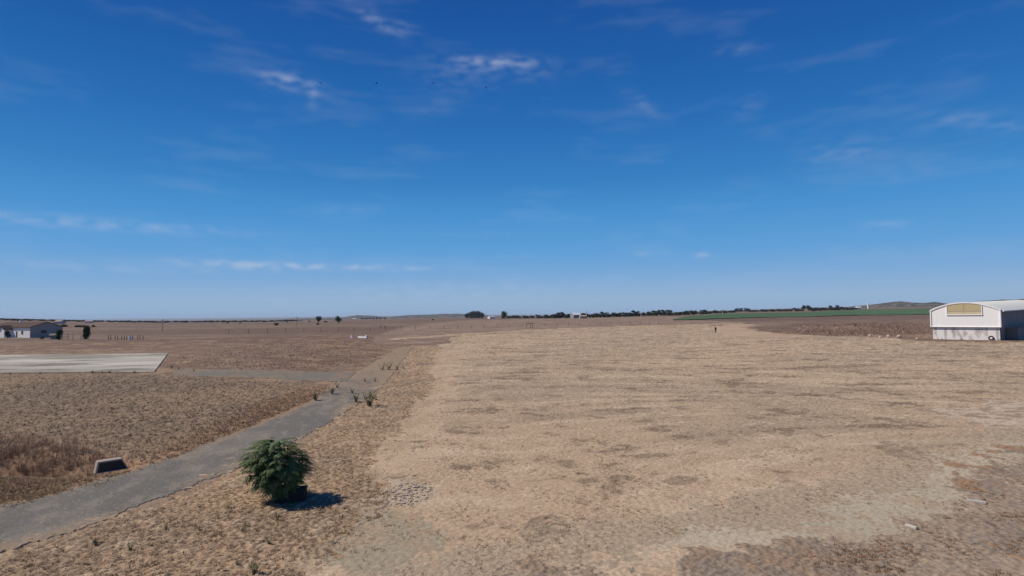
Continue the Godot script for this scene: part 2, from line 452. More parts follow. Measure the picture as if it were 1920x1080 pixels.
func paint_road(s: float, t: float, x: float, z: float) -> Array:
	var mid: float = nz.mid.get_noise_2d(x, z)
	var small: float = nz.small.get_noise_2d(x, z)
	var fine: float = nz.fine.get_noise_2d(x, z)
	var c := Color(0.135, 0.132, 0.126).lerp(Color(0.172, 0.163, 0.15), smoothstep(-0.3, 0.4, mid + 0.4 * small))
	var crack: float = absf(nz.crack.get_noise_2d(x, z))
	if crack < 0.006 and small > 0.1: c = Color(0.10, 0.095, 0.09)
	var worn := smoothstep(0.5, 0.9, s) * 0.7 + 0.10
	var oil: float = nz.streak.get_noise_2d(s * 60.0, t * 9.0)
	c = c.lerp(Color(0.115, 0.112, 0.108), smoothstep(0.1, 0.45, oil + 0.4 * mid) * 0.55)
	c = c.lerp(Color(0.225, 0.205, 0.178), smoothstep(0.15, 0.5, -oil + 0.3 * small) * 0.5)
	var bit := rng.randf()
	if bit < 0.05: c = c.lerp(Color(0.07, 0.07, 0.07), 0.5)
	elif bit > 0.96: c = c.lerp(Color(0.33, 0.30, 0.26), 0.5)
	c = c.lerp(Color(0.27, 0.205, 0.145), clampf(smoothstep(0.25, 0.0, minf(t, 1.0 - t) + small * 0.12) * 0.75 * smoothstep(-0.3, 0.4, fine + mid) + smoothstep(0.7 - worn, 1.0 - worn, 0.5 + small * 0.6 + mid * 0.3) * worn, 0.0, 0.9))
	c = Color(c.r * 1.03, c.g, c.b * 0.94)
	return [speck(c, 0.09), 0.015 * (1.0 - absf(t - 0.5) * 2.0) + 0.006 * fine]

func paint_branch(s: float, t: float, x: float, z: float) -> Array:
	var mid: float = nz.mid.get_noise_2d(x, z)
	var small: float = nz.small.get_noise_2d(x, z)
	var c := Color(0.165, 0.15, 0.125).lerp(Color(0.225, 0.17, 0.12), smoothstep(-0.1, 0.4, mid + small))
	return [speck(c, 0.1), 0.01 * small]

func paint_pad(s: float, t: float, x: float, z: float) -> Array:
	var w: float = nz.streak.get_noise_2d(x * 0.25 + z * 0.15, z * 0.5)
	var mid: float = nz.mid.get_noise_2d(x * 0.5, z)
	var c := Color(0.33, 0.315, 0.27).lerp(Color(0.41, 0.385, 0.325), smoothstep(-0.2, 0.4, mid))
	c = c.lerp(Color(0.15, 0.135, 0.115), smoothstep(0.05, 0.38, w) * 0.8)
	var old: float = nz.wide.get_noise_2d(x * 0.35, z * 0.9)
	c = c.lerp(Color(0.22, 0.19, 0.15), smoothstep(0.0, 0.4, old) * 0.6)
	c = c.lerp(Color(0.50, 0.47, 0.40), smoothstep(0.2, 0.45, -old - 0.3 * w) * 0.6)
	return [speck(c, 0.06), 0.0]

func paint_crop(s: float, t: float, x: float, z: float) -> Array:
	var w: float = nz.field.get_noise_2d(x * 0.5, z)
	var mid: float = nz.mid.get_noise_2d(x * 0.2, z * 0.2)
	var c := Color(0.060, 0.108, 0.055).lerp(Color(0.090, 0.138, 0.07), smoothstep(-0.3, 0.4, w + 0.5 * mid))
	return [speck(c, 0.15), rng.randf_range(0.0, 0.25)]

# ---------------------------------------------------------------- plants
func blade(st: SurfaceTool, p: Vector3, dir: Vector3, high: float, wide: float, bend: float) -> void:
	var side := Vector3(-dir.z, 0, dir.x) * wide * 0.5
	var m := p + Vector3.UP * high * 0.6 + dir * bend * 0.3
	var tip := p + Vector3.UP * high * (1.0 - bend * 0.25) + dir * bend
	quad(st, p - side, m - side * 0.7, m + side * 0.7, p + side)
	tri(st, m - side * 0.7, tip, m + side * 0.7)

func tuft_mesh(blades: int, high: float, spread: float, wide: float) -> ArrayMesh:
	var st := begin()
	for k in blades:
		var t := rng.randf() * TAU
		var d := Vector3(cos(t), 0, sin(t))
		blade(st, d * rng.randf() * spread, d, high * rng.randf_range(0.55, 1.0), wide, high * rng.randf_range(0.2, 0.9))
	return bake(st)

func straw_mesh() -> ArrayMesh:  # cut stalks lying loosely
	var st := begin()
	for k in 7:
		var t := rng.randf() * TAU
		var d := Vector3(cos(t), rng.randf_range(0.0, 0.3), sin(t))
		var p := Vector3(rng.randf_range(-0.1, 0.1), rng.randf_range(0.01, 0.04), rng.randf_range(-0.1, 0.1))
		var s := Vector3(-d.z, 0.0, d.x).normalized() * 0.006
		var up := Vector3(0, 0.010, 0)
		var l: float = rng.randf_range(0.05, 0.14)
		quad(st, p - s, p + d * l - s, p + d * l + s + up, p + s + up)
	return bake(st)

func scatter(called: String, label: String, category: String, mesh: Mesh, count: int, area: Array, tones: Array, lo: float, hi: float, full := 20.0, clump := 0.0, m: Material = null) -> void:
	var poly := PackedVector2Array(area)
	var box := Rect2(poly[0], Vector2.ZERO)
	for p in poly: box = box.expand(p)
	var xf: Array[Transform3D] = []
	var cs: Array[Color] = []
	var tries := 0
	while xf.size() < count and tries < count * 60:
		tries += 1
		var p := Vector2(rng.randf_range(box.position.x, box.end.x), rng.randf_range(box.position.y, box.end.y))
		var r := p.length()
		if r > full and rng.randf() > pow(full / r, 1.5): continue
		if clump > 0.0 and nz.small.get_noise_2d(p.x * 0.6, p.y * 0.6) + 0.6 * nz.mid.get_noise_2d(p.x, p.y) < rng.randf_range(-0.3, clump): continue
		var fr := 0.035 * r
		var pt := p + Vector2(nz.small.get_noise_2d(p.x, p.y) + rng.randfn() * 0.5, nz.small.get_noise_2d(p.y + 90.0, p.x) + rng.randfn() * 0.5) * fr
		if not Geometry2D.is_point_in_polygon(pt, poly): continue
		var s := rng.randf_range(lo, hi)
		xf.append(Transform3D(Basis(Vector3.UP, rng.randf() * TAU).scaled(Vector3(s, s * rng.randf_range(0.7, 1.2), s)), on(p, 0.015)))
		var c: Color = tones[rng.randi() % tones.size()]
		cs.append(speck(c, 0.2))
	var mm := MultiMesh.new()
	mm.transform_format = MultiMesh.TRANSFORM_3D
	mm.use_colors = true
	mm.mesh = mesh
	mm.instance_count = xf.size()
	for k in xf.size():
		mm.set_instance_transform(k, xf[k])
		mm.set_instance_color(k, cs[k])
	var o := MultiMeshInstance3D.new()
	o.name = numbered(called)
	o.multimesh = mm
	o.material_override = m if m else leafy
	add_child(o)
	tag(o, label, category, "", "stuff")

func leaf(st: SurfaceTool, p: Vector3, d: Vector3, up: Vector3, l: float, w: float, c: Color) -> void:
	var s := d.cross(up).normalized() * w * 0.5
	var m := p + d * l * 0.45 - up * l * 0.02
	var tip := p + d * l - up * l * 0.18
	st.set_color(c)
	tri(st, p, m - s, m + up * w * 0.10)
	tri(st, p, m + up * w * 0.10, m + s)
	tri(st, m - s, tip, m + up * w * 0.10)
	tri(st, m + up * w * 0.10, tip, m + s)

func profile(y: float) -> float:  # half width of the shrub's crown at a height
	var pts := [[0.2, 0.14], [0.5, 0.28], [0.8, 0.55], [1.05, 0.80], [1.35, 0.82], [1.6, 0.58], [1.85, 0.12]]
	for k in pts.size() - 1:
		if y <= pts[k + 1][0]: return remap(y, pts[k][0], pts[k + 1][0], pts[k][1], pts[k + 1][1])
	return 0.12

func frond(st: SurfaceTool, from: Vector3, turn: float, rise: float, droop: float, l: float) -> void:
	var o := Vector3(cos(turn), 0, sin(turn))
	var tone := Color(0.075, 0.118, 0.042).lerp(Color(0.16, 0.19, 0.085), rng.randf() * rng.randf())
	var yellow := rng.randf() < 0.04
	var e := rise
	var p := from
	var side := o.cross(Vector3.UP)
	for j in 9:
		var w := j / 8.0
		var dir := (o * cos(e) + Vector3.UP * sin(e)).normalized()
		var up := side.cross(dir).normalized()
		if up.y < 0.0: up = -up
		var size := 0.14 * (1.0 - 0.45 * w * w) * rng.randf_range(0.85, 1.15)
		var c := speck(Color(0.22, 0.19, 0.06) if yellow else tone, 0.18)
		if j > 0:
			for g in [1.0, -1.0]:
				var d: Vector3 = (side * g * 0.8 + dir * 0.6 - up * 0.2).normalized()
				leaf(st, p, d, up, size, size * 0.34, c)
		if j == 8: leaf(st, p, dir, up, size * 1.2, size * 0.4, c)
		p += dir * l / 8.0
		e -= droop

func shrub_of_heaven() -> void:
	# the leafy shrub beside the road: arching stems with long drooping feathered leaves
	var root := thing("leafy_shrub", "dense green shrub with drooping feathered leaves beside the asphalt road", "shrub", on(Vector2(-7.03, -17.98)))
	var bark := mat(Color(0.10, 0.07, 0.05))
	for k in 44:
		var phi := k * 2.39996 + rng.randf_range(-0.3, 0.3)
		var q := sqrt((k + 0.5) / 44.0)
		var reach := q * rng.randf_range(0.40, 0.62)
		var high := lerpf(1.75, 1.0, q * q) * rng.randf_range(0.85, 1.05)
		var out := Vector3(cos(phi), 0, sin(phi))
		var foot := Vector3(cos(phi) * 0.24 * q - 0.02, -0.03, sin(phi) * 0.20 * q)
		var top := foot + out * reach + Vector3(-0.20 * high / 1.6, high, 0)
		var bow := foot + out * reach * 0.25 + Vector3(-0.05, high * 0.6, 0)
		var pts: Array[Vector3] = []
		for i in 8:
			var t := i / 7.0
			pts.append(foot.lerp(bow, t).lerp(bow.lerp(top, t), t))
		var ss := begin()
		for i in 7: tube(ss, pts[i], pts[i + 1], lerpf(0.016, 0.005, i / 7.0), lerpf(0.016, 0.005, (i + 1) / 7.0), 5)
		var stem := part("stem", bake(ss), bark, root)
		var st := begin()
		for i in 8:  # leaves along the stem
			var t := lerpf(0.45, 1.0, i / 7.0)
			var f := t * 7.0
			var a: Vector3 = pts[mini(int(f), 6)]
			var p := a.lerp(pts[mini(int(f), 6) + 1], f - mini(int(f), 6))
			frond(st, p, phi + rng.randf_range(-1.5, 1.5), rng.randf_range(0.1, 0.6), 0.16, rng.randf_range(0.28, 0.42))
		for i in 7:  # leaves hanging over the outside of the crown
			var y := lerpf(0.30, 1.80, fmod(k * 0.618 + i / 9.0, 1.0))
			var turn := phi + rng.randf_range(-0.6, 0.6)
			var rad: float = profile(y) * rng.randf_range(0.66, 0.92) * (1.0 + 0.38 * nz.small.get_noise_3d(cos(turn) * 0.9, y * 1.1, sin(turn) * 0.9))
			var p := Vector3(cos(turn) * rad - 0.13 * y, y, sin(turn) * rad * 0.65)
			frond(st, p, turn + rng.randf_range(-0.35, 0.35), rng.randf_range(-0.2, 0.25) + (0.3 if y > 1.5 else 0.0), 0.10, rng.randf_range(0.28, 0.46))
		if k % 3 == 0:  # a few long young leaves stick out
			var y := rng.randf_range(0.9, 1.6)
			var rad := profile(y) * 0.85
			frond(st, Vector3(cos(phi) * rad - 0.13 * y, y, sin(phi) * rad), phi, rng.randf_range(-0.1, 0.4), 0.07, rng.randf_range(0.42, 0.58))
		part("leaves", bake(st), leafy, stem)

func crown_mesh(w: float, h: float, lobes: int, leaves: int, size: float, tone: Color, seed_: int, low := 0.3, spread := 0.6) -> ArrayMesh:
	rng.seed = seed_
	var st := begin()
	var balls := []
	for k in lobes:
		var t := rng.randf() * TAU
		var q := sqrt(rng.randf()) * spread
		var y := rng.randf_range(low, 0.8)
		balls.append([Vector3(cos(t) * q * w * 0.5, y * h, sin(t) * q * w * 0.5), rng.randf_range(0.22, 0.36)])
	for k in leaves:
		var b: Array = balls[k % lobes]
		var d := Vector3(rng.randfn(), rng.randfn(), rng.randfn()).normalized()
		var rad: float = b[1] * pow(rng.randf(), 0.33)
		var p: Vector3 = b[0] + Vector3(d.x * w * rad, d.y * h * rad * 0.75, d.z * w * rad)
		if p.y < 0.05 * h: continue
		var n := (d + Vector3(rng.randfn(), rng.randfn(), rng.randfn()) * 0.6).normalized()
		var u := n.cross(Vector3(rng.randfn(), rng.randfn(), rng.randfn())).normalized() * size * rng.randf_range(0.6, 1.2)
		var v := n.cross(u).normalized() * size * 0.6
		st.set_color(speck(tone, 0.3))
		quad(st, p - u, p - v, p + u, p + v)
	return bake(st)

var crowns: Array[ArrayMesh] = []
var trunk_mesh: ArrayMesh
var bark_mat: StandardMaterial3D

func tree(called: String, label: String, category: String, at: Vector3, w: float, h: float, variant: int, group := "") -> Node3D:
	var o := thing(called, label, category, at, rng.randf() * TAU, group)
	var c := part("crown", crowns[variant], leafy, o)
	c.scale = Vector3(w, h, w)
	var t := part("trunk", trunk_mesh, bark_mat, o)
	t.scale = Vector3(w, h, w)
	return o

func weed_mesh(seed_: int, stalks: int, leaves: int) -> Array:
	rng.seed = seed_
	var ss := begin()
	var st := begin()
	for k in stalks:
		var t := rng.randf() * TAU
		var d := Vector3(cos(t), 0, sin(t))
		var top := d * rng.randf_range(0.1, 0.45) + Vector3.UP * rng.randf_range(0.5, 1.0)
		tube(ss, d * 0.04 - Vector3.UP * 0.05, top, 0.022, 0.008, 4)
		for i in leaves:
			var p := top * rng.randf_range(0.15, 1.05)
			var e := rng.randf() * TAU
			leaf(st, p, Vector3(cos(e), rng.randf_range(-0.2, 0.7), sin(e)).normalized(), Vector3.UP, rng.randf_range(0.14, 0.28), 0.10, speck(Color(0.115, 0.13, 0.06), 0.35))
	return [bake(ss), bake(st)]

func ordinal(k: int) -> String:
	return ["first", "second", "third", "fourth", "fifth", "sixth", "seventh", "eighth", "ninth", "tenth", "eleventh", "twelfth", "thirteenth", "fourteenth", "fifteenth", "sixteenth", "seventeenth", "eighteenth", "nineteenth", "twentieth", "twenty-first", "twenty-second", "twenty-third", "twenty-fourth", "twenty-fifth"][k]

# ---------------------------------------------------------------- sky
func make_sky() -> Sky:
	var w := 2048
	var h := 1024
	var stops := [[-0.1, 140, 165, 195], [0.0, 148, 175, 204], [1.6, 145, 175, 206], [3.6, 121, 165, 209], [6.0, 94, 155, 209], [9.5, 72, 142, 203], [13.0, 54, 124, 188], [18.0, 40, 106, 175], [23.0, 31, 92, 163], [29.0, 26, 80, 151], [45.0, 22, 70, 138], [90.0, 19, 62, 126]]
	var lin: Array[Color] = []
	for s in stops: lin.append(Color(s[1] / 255.0, s[2] / 255.0, s[3] / 255.0).srgb_to_linear())
	# thin cirrus: bearing and elevation (deg), half length, half height, tilt, strength
	var wisps := [[Vector2(-21.03, 20.95), 2.6, 0.75, -0.12, 0.42], [Vector2(-18.92, 19.85), 0.5, 0.9, 0.0, 0.22], [Vector2(-13.30, 26.81), 2.2, 0.55, -0.45, 0.36], [Vector2(-10.65, 26.37), 1.6, 0.4, -0.1, 0.30], [Vector2(-1.86, 23.74), 4.2, 0.5, -0.02, 0.45], [Vector2(1.31, 23.17), 3.0, 1.0, -0.10, 0.18], [Vector2(-5.05, 22.84), 4.0, 1.2, 0.0, 0.14],
		[Vector2(-6.11, 20.50), 3.0, 0.9, 0.5, 0.10], [Vector2(12.95, 19.47), 1.8, 0.7, -0.6, 0.16], [Vector2(21.97, 23.00), 2.2, 0.5, -0.1, 0.16], [Vector2(22.27, 18.00), 1.4, 1.0, 0.3, 0.13], [Vector2(30.21, 13.47), 3.5, 1.0, 0.05, 0.17], [Vector2(37.87, 14.52), 2.8, 0.7, -0.15, 0.22], [Vector2(40.39, 13.42), 1.6, 0.4, -0.1, 0.16], [Vector2(34.29, 11.25), 2.5, 0.9, 0.1, 0.10],
		[Vector2(-18.15, 4.71), 11.0, 0.24, -0.012, 0.85], [Vector2(-25.77, 4.65), 5.0, 0.45, 0.0, 0.36], [Vector2(-38.09, 4.14), 9.0, 0.35, 0.0, 0.30], [Vector2(-33.32, 7.62), 10.0, 0.45, 0.0, 0.30], [Vector2(-38.80, 7.67), 6.0, 0.5, -0.02, 0.16], [Vector2(13.38, 5.67), 1.8, 0.22, 0.0, 0.45], [Vector2(17.98, 5.39), 0.9, 0.25, 0.0, 0.40], [Vector2(33.04, 7.11), 2.2, 0.30, -0.02, 0.20],
		[Vector2(9.32, 3.54), 3.0, 0.3, 0.0, 0.14], [Vector2(-3.08, 7.87), 3.5, 0.25, 0.0, 0.12], [Vector2(1.08, 5.76), 2.5, 0.2, 0.0, 0.14], [Vector2(-15.77, 10.21), 4.0, 0.4, 0.0, 0.12], [Vector2(-8.29, 2.46), 14.0, 0.9, 0.0, 0.24]]
	var data := PackedFloat32Array()
	data.resize(w * h * 3)
	var wn := FastNoiseLite.new()
	wn.seed = 77
	wn.frequency = 0.30
	wn.fractal_octaves = 5
	var veil := FastNoiseLite.new()
	veil.seed = 5
	veil.frequency = 0.05
	veil.fractal_octaves = 4
	var k := 0
	for y in h:
		var el := 90.0 - (y + 0.5) * 180.0 / h
		var i := 0
		while i < stops.size() - 2 and stops[i + 1][0] < el: i += 1
		var t := clampf((el - stops[i][0]) / (stops[i + 1][0] - stops[i][0]), 0.0, 1.0)
		var base: Color = lin[i].lerp(lin[i + 1], t)
		if el < 0.0: base = Color(0.17, 0.13, 0.10)
		var near := []
		for c in wisps:
			if absf(el - c[0].y) < c[2] * 3.5 + absf(c[3]) * c[1] * 2.0: near.append(c)
		var over := el > 0.0 and el < 60.0
		for x in w:
			var az := wrapf((x + 0.5) * 360.0 / w, -180.0, 180.0)
			var c := base
			if over:
				var cover := 0.0
				for s in near:
					var dx: float = (az - s[0].x) / s[1]
					if dx > 2.2 or dx < -2.2: continue
					var dy: float = (el - s[0].y - s[3] * (az - s[0].x)) / s[2]
					cover += s[4] * exp(-dx * dx - dy * dy)
				if cover > 0.004:
					cover *= clampf(0.7 + 1.7 * wn.get_noise_2d(az * 1.3, el * 5.0), 0.08, 1.7)
				var v := veil.get_noise_2d(az, el * 5.0)
				cover += maxf(0.0, v + 0.35 * wn.get_noise_2d(az * 0.8, el * 5.0) - 0.14) * 0.20 * smoothstep(60.0, 30.0, el)
				c = c.lerp(Color(0.50, 0.56, 0.68), clampf(cover * 0.52, 0.0, 0.45))
			data[k] = c.r; data[k + 1] = c.g; data[k + 2] = c.b
			k += 3
	var img := Image.create_from_data(w, h, false, Image.FORMAT_RGBF, data.to_byte_array())
	var pm := PanoramaSkyMaterial.new()
	pm.panorama = ImageTexture.create_from_image(img)
	var sky := Sky.new()
	sky.sky_material = pm
	return sky

# ---------------------------------------------------------------- built things
func hangar() -> void:
	var o := thing("hangar", "large white hangar with arched roof and tan translucent gable window", "hangar", on(Vector2(87.09, -104.75)))
	# local frame: x to the left along the front, z to the rear
	o.basis = Basis(Vector3(-0.643, 0, -0.766), Vector3.UP, Vector3(0.766, 0, -0.643))
	var w := 10.6
	var deep := 46.0
	var white := mat(Color(0.84, 0.835, 0.815), 0.55)
	var cream := mat(Color(0.80, 0.78, 0.66), 0.6)
	var trim := mat(Color(0.86, 0.86, 0.86), 0.5)
	var grey := mat(Color(0.30, 0.265, 0.235), 0.7)  # side wall away from the sun: shade mixed into a darker, warmer grey
	var arch := func(x: float, back: float) -> float:
		var u := x / w * 2.0 - 1.0
		return 5.5 + back * 0.012 + (1.42 + back * 0.005) * (1.0 - u * u)
	# upper front, standing proud of the lower wall, with shallow ribs
	var st := begin()
	var n := 53
	for k in n:
		var x0 := w * k / n
		var x1 := w * (k + 1) / n
		var y0: float = arch.call(x0, 0.0) - 0.1
		var y1: float = arch.call(x1, 0.0) - 0.1
		var b := 0.004 if k % 8 == 0 else 0.0
		quad(st, Vector3(x0, 2.45, -b), Vector3(x0, y0, -b), Vector3(x1, y1, -b), Vector3(x1, 2.45, -b))
		if k > 0 and k % 8 < 2:
			quad(st, Vector3(x0, 2.45, 0), Vector3(x0, y0, 0), Vector3(x0, y0, -0.004), Vector3(x0, 2.45, -0.004))
	quad(st, Vector3(0, 2.45, -0.010), Vector3(w, 2.45, -0.010), Vector3(w, 2.45, 0.5), Vector3(0, 2.45, 0.5))
	for x in [0.0, w]:
		quad(st, Vector3(x, 2.45, -0.010), Vector3(x, 5.4, -0.010), Vector3(x, 5.4, 0.5), Vector3(x, 2.45, 0.5))
	part("upper_front", bake(st), white, o)
	# frame round the upper front
	st = begin()
	for k in 24:
		var x0 := w * k / 24
		var x1 := w * (k + 1) / 24
		var a := Vector3(x0, arch.call(x0, 0.0) - 0.05, -0.06)
		var c := Vector3(x1, arch.call(x1, 0.0) - 0.05, -0.06)
		block(st, (a + c) * 0.5, Vector3(a.distance_to(c) + 0.01, 0.24, 0.14), Basis(Vector3.BACK, (c - a).signed_angle_to(Vector3.RIGHT, Vector3.FORWARD)))
	part("arched_trim", bake(st), trim, o)
	for x in [0.08, w - 0.08]:
		st = begin()
		block(st, Vector3(x, 3.97, -0.06), Vector3(0.2, 3.0, 0.12), Basis.IDENTITY, 0.02)
		part("corner_trim", bake(st), trim, o)
	st = begin()
	block(st, Vector3(w / 2, 2.40, -0.04), Vector3(w + 0.05, 0.14, 0.16), Basis.IDENTITY, 0.02)
	part("ledge", bake(st), trim, o)
	# lower wall, painted masonry with stains
	var stained := mat(Color(0.78, 0.77, 0.75), 0.8)
	stained.albedo_color = Color.WHITE
	var tex := NoiseTexture2D.new()
	tex.width = 512; tex.height = 256
	var tn := FastNoiseLite.new()
	tn.seed = 9; tn.frequency = 0.012; tn.fractal_octaves = 5
	tex.noise = tn
	var ramp := Gradient.new()
	ramp.offsets = PackedFloat32Array([0.0, 0.36, 0.5, 1.0])
	ramp.colors = PackedColorArray([Color(0.62, 0.60, 0.59), Color(0.80, 0.78, 0.76), Color(0.88, 0.87, 0.85), Color(0.90, 0.89, 0.87)])
	tex.color_ramp = ramp
	stained.albedo_texture = tex
	stained.uv1_triplanar = true
	stained.uv1_scale = Vector3(0.13, 0.11, 0.13)
	st = begin()
	block(st, Vector3(w / 2, 1.1, 0.36), Vector3(w - 0.5, 2.7, 0.25), Basis.IDENTITY, 0.05)
	part("lower_wall", bake(st), stained, o)
	# gable window
	var glass := mat(Color(0.50, 0.42, 0.24), 0.35)
	var glass2 := mat(Color(0.58, 0.50, 0.31), 0.35)
	var frame := mat(Color(0.84, 0.84, 0.83), 0.5)
	var win := Node3D.new()
	win.name = "window"
	o.add_child(win)
	var xl := 2.75
	var xr := 7.85
	for c in 2:
		for r in 2:
			st = begin()
			var seg := 10
			for k in seg:
				var x0 := lerpf(xl, xr, (c + float(k) / seg) / 2.0) + (0.03 if k == 0 else 0.0)
				var x1 := lerpf(xl, xr, (c + float(k + 1) / seg) / 2.0) - (0.03 if k == seg - 1 else 0.0)
				var lo := 4.72 if r == 0 else 5.27
				var h0 := 5.21 if r == 0 else maxf(5.3, arch.call(x0, 0.0) - 0.22)
				var h1 := 5.21 if r == 0 else maxf(5.3, arch.call(x1, 0.0) - 0.22)
				quad(st, Vector3(x0, lo, -0.05), Vector3(x0, h0, -0.05), Vector3(x1, h1, -0.05), Vector3(x1, lo, -0.05))
				quad(st, Vector3(x0, lo, -0.01), Vector3(x0, h0, -0.01), Vector3(x1, h1, -0.01), Vector3(x1, lo, -0.01))
			part("pane", bake(st), glass2 if r == 0 else glass, win)
	st = begin()
	block(st, Vector3((xl + xr) / 2, 4.62, -0.08), Vector3(xr - xl + 0.3, 0.16, 0.16), Basis.IDENTITY, 0.02)
	part("sill", bake(st), frame, win)
	for x in [xl - 0.08, xr + 0.08]:
		st = begin()
		block(st, Vector3(x, 5.45, -0.06), Vector3(0.14, 1.62, 0.10), Basis.IDENTITY, 0.015)
		part("jamb", bake(st), frame, win)
	# roof
	st = begin()
	for k in 28:
		for j in 12:
			var x0 := lerpf(-0.35, w + 0.35, k / 28.0)
			var x1 := lerpf(-0.35, w + 0.35, (k + 1) / 28.0)
			var z0 := -0.15 + deep * j / 12.0
			var z1 := -0.15 + deep * (j + 1) / 12.0
			quad(st, Vector3(x0, arch.call(x0, z0), z0), Vector3(x0, arch.call(x0, z1), z1), Vector3(x1, arch.call(x1, z1), z1), Vector3(x1, arch.call(x1, z0), z0))
	part("roof", bake(st), cream, o)
	st = begin()
	for j in 12:
		var z0 := -0.15 + deep * j / 12.0
		var z1 := -0.15 + deep * (j + 1) / 12.0
		var a := Vector3(-0.38, arch.call(-0.35, z0) - 0.06, z0)
		var c := Vector3(-0.38, arch.call(-0.35, z1) - 0.06, z1)
		tube(st, a, c, 0.12, 0.12, 6)
	part("gutter", bake(st), trim, o)
	# long side walls and rear
	st = begin()
	for k in 60:
		var z0 := 0.5 + (deep - 1.0) * k / 60.0
		var z1 := 0.5 + (deep - 1.0) * (k + 1) / 60.0
		var b := 0.0 if k % 2 == 0 else 0.03
		quad(st, Vector3(0.15 + b, -0.2, z0), Vector3(0.15 + b, arch.call(0.1, z0) - 0.02, z0), Vector3(0.15 + b, arch.call(0.1, z1) - 0.02, z1), Vector3(0.15 + b, -0.2, z1))
	part("side_wall", bake(st), grey, o)
	st = begin()
	quad(st, Vector3(w - 0.15, -0.2, 0.5), Vector3(w - 0.15, 5.5, 0.5), Vector3(w - 0.15, 6.2, deep - 0.5), Vector3(w - 0.15, -0.2, deep - 0.5))
	part("side_wall", bake(st), white, o)
	st = begin()
	for k in 10:
		var x0 := w * k / 10
		var x1 := w * (k + 1) / 10
		quad(st, Vector3(x0, -0.2, deep - 0.5), Vector3(x0, arch.call(x0, deep - 0.5) - 0.03, deep - 0.5), Vector3(x1, arch.call(x1, deep - 0.5) - 0.03, deep - 0.5), Vector3(x1, -0.2, deep - 0.5))
	part("rear_wall", bake(st), white, o)
	# low annex on the shaded side; shade is put into its dark wall colour
	var annex := Node3D.new()
	annex.name = "side_annex"
	o.add_child(annex)
	st = begin()
	block(st, Vector3(-0.75, 1.05, 17.0), Vector3(1.7, 2.3, 26.0), Basis.IDENTITY, 0.03)
	part("wall", bake(st), mat(Color(0.20, 0.175, 0.155), 0.7), annex)
	st = begin()
	block(st, Vector3(-0.8, 2.26, 17.0), Vector3(2.1, 0.10, 26.4), Basis(Vector3.BACK, -0.06), 0.02)
	part("roof", bake(st), mat(Color(0.26, 0.26, 0.28), 0.6), annex)
	# tyre leaning on the front wall
	var t := thing("tyre", "black tyre with pale hub leaning on the lower hangar wall", "tyre", o.transform * Vector3(1.55, 0.0, 0.08))
	t.basis = o.basis * Basis(Vector3.RIGHT, 0.16)
	var tm := TorusMesh.new()
	tm.inner_radius = 0.2; tm.outer_radius = 0.42; tm.rings = 24; tm.ring_segments = 10
	var ring := part("tread", tm, mat(Color(0.010, 0.010, 0.027), 0.85), t)
	ring.rotation.x = PI / 2
	ring.position.y = 0.40
	st = begin()
	tube(st, Vector3(0, 0.40, -0.04), Vector3(0, 0.40, 0.04), 0.22, 0.22, 16)
	part("hub", bake(st), mat(Color(0.6, 0.6, 0.58), 0.5), t)

func gable_roof(w: float, d: float, eave: float, ridge: float, over: float) -> ArrayMesh:
	# ridge runs along x; a thick pitched roof
	var st := begin()
	var x := w * 0.5 + over
	var z := d * 0.5 + over
	var drop := (ridge - eave) * over / (d * 0.5)
	for s in [1.0, -1.0]:
		var a := Vector3(-x, eave - drop, z * s)
		var b := Vector3(x, eave - drop, z * s)
		var c := Vector3(x, ridge, 0)
		var e := Vector3(-x, ridge, 0)
		var up := Vector3(0, 0.16, 0)
		quad(st, a + up, e + up, c + up, b + up)
		quad(st, a, b, c, e)
		quad(st, a, a + up, b + up, b)
		quad(st, a, e, e + up, a + up)
		quad(st, b, b + up, c + up, c)
	return bake(st)

func gable_walls(w: float, d: float, eave: float, ridge: float) -> ArrayMesh:
	var st := begin()
	var x := w * 0.5
	var z := d * 0.5
	for s in [1.0, -1.0]:
		quad(st, Vector3(-x, -0.3, z * s), Vector3(-x, eave, z * s), Vector3(x, eave, z * s), Vector3(x, -0.3, z * s))
		quad(st, Vector3(x * s, -0.3, -z), Vector3(x * s, eave, -z), Vector3(x * s, eave, z), Vector3(x * s, -0.3, z))
		tri(st, Vector3(x * s, eave, -z), Vector3(x * s, ridge, 0), Vector3(x * s, eave, z))
	return bake(st)

func slab(p: Vector3, s: Vector3, bevel := 0.02) -> ArrayMesh:
	var st := begin()
	block(st, p, s, Basis.IDENTITY, bevel)
	return bake(st)

func window_on(parent: Node, p: Vector3, w: float, h: float, facing_x: bool) -> void:
	var fr := mat(Color(0.45, 0.44, 0.42), 0.6)
	var gl := mat(Color(0.03, 0.035, 0.04), 0.12)
	var s := Vector3(0.10, h, w) if facing_x else Vector3(w, h, 0.10)
	var f := part("window", slab(p, s), fr, parent)
	var s2 := Vector3(0.14, h - 0.2, w - 0.2) if facing_x else Vector3(w - 0.2, h - 0.2, 0.14)
	part("pane", slab(p, s2, 0.0), gl, f)

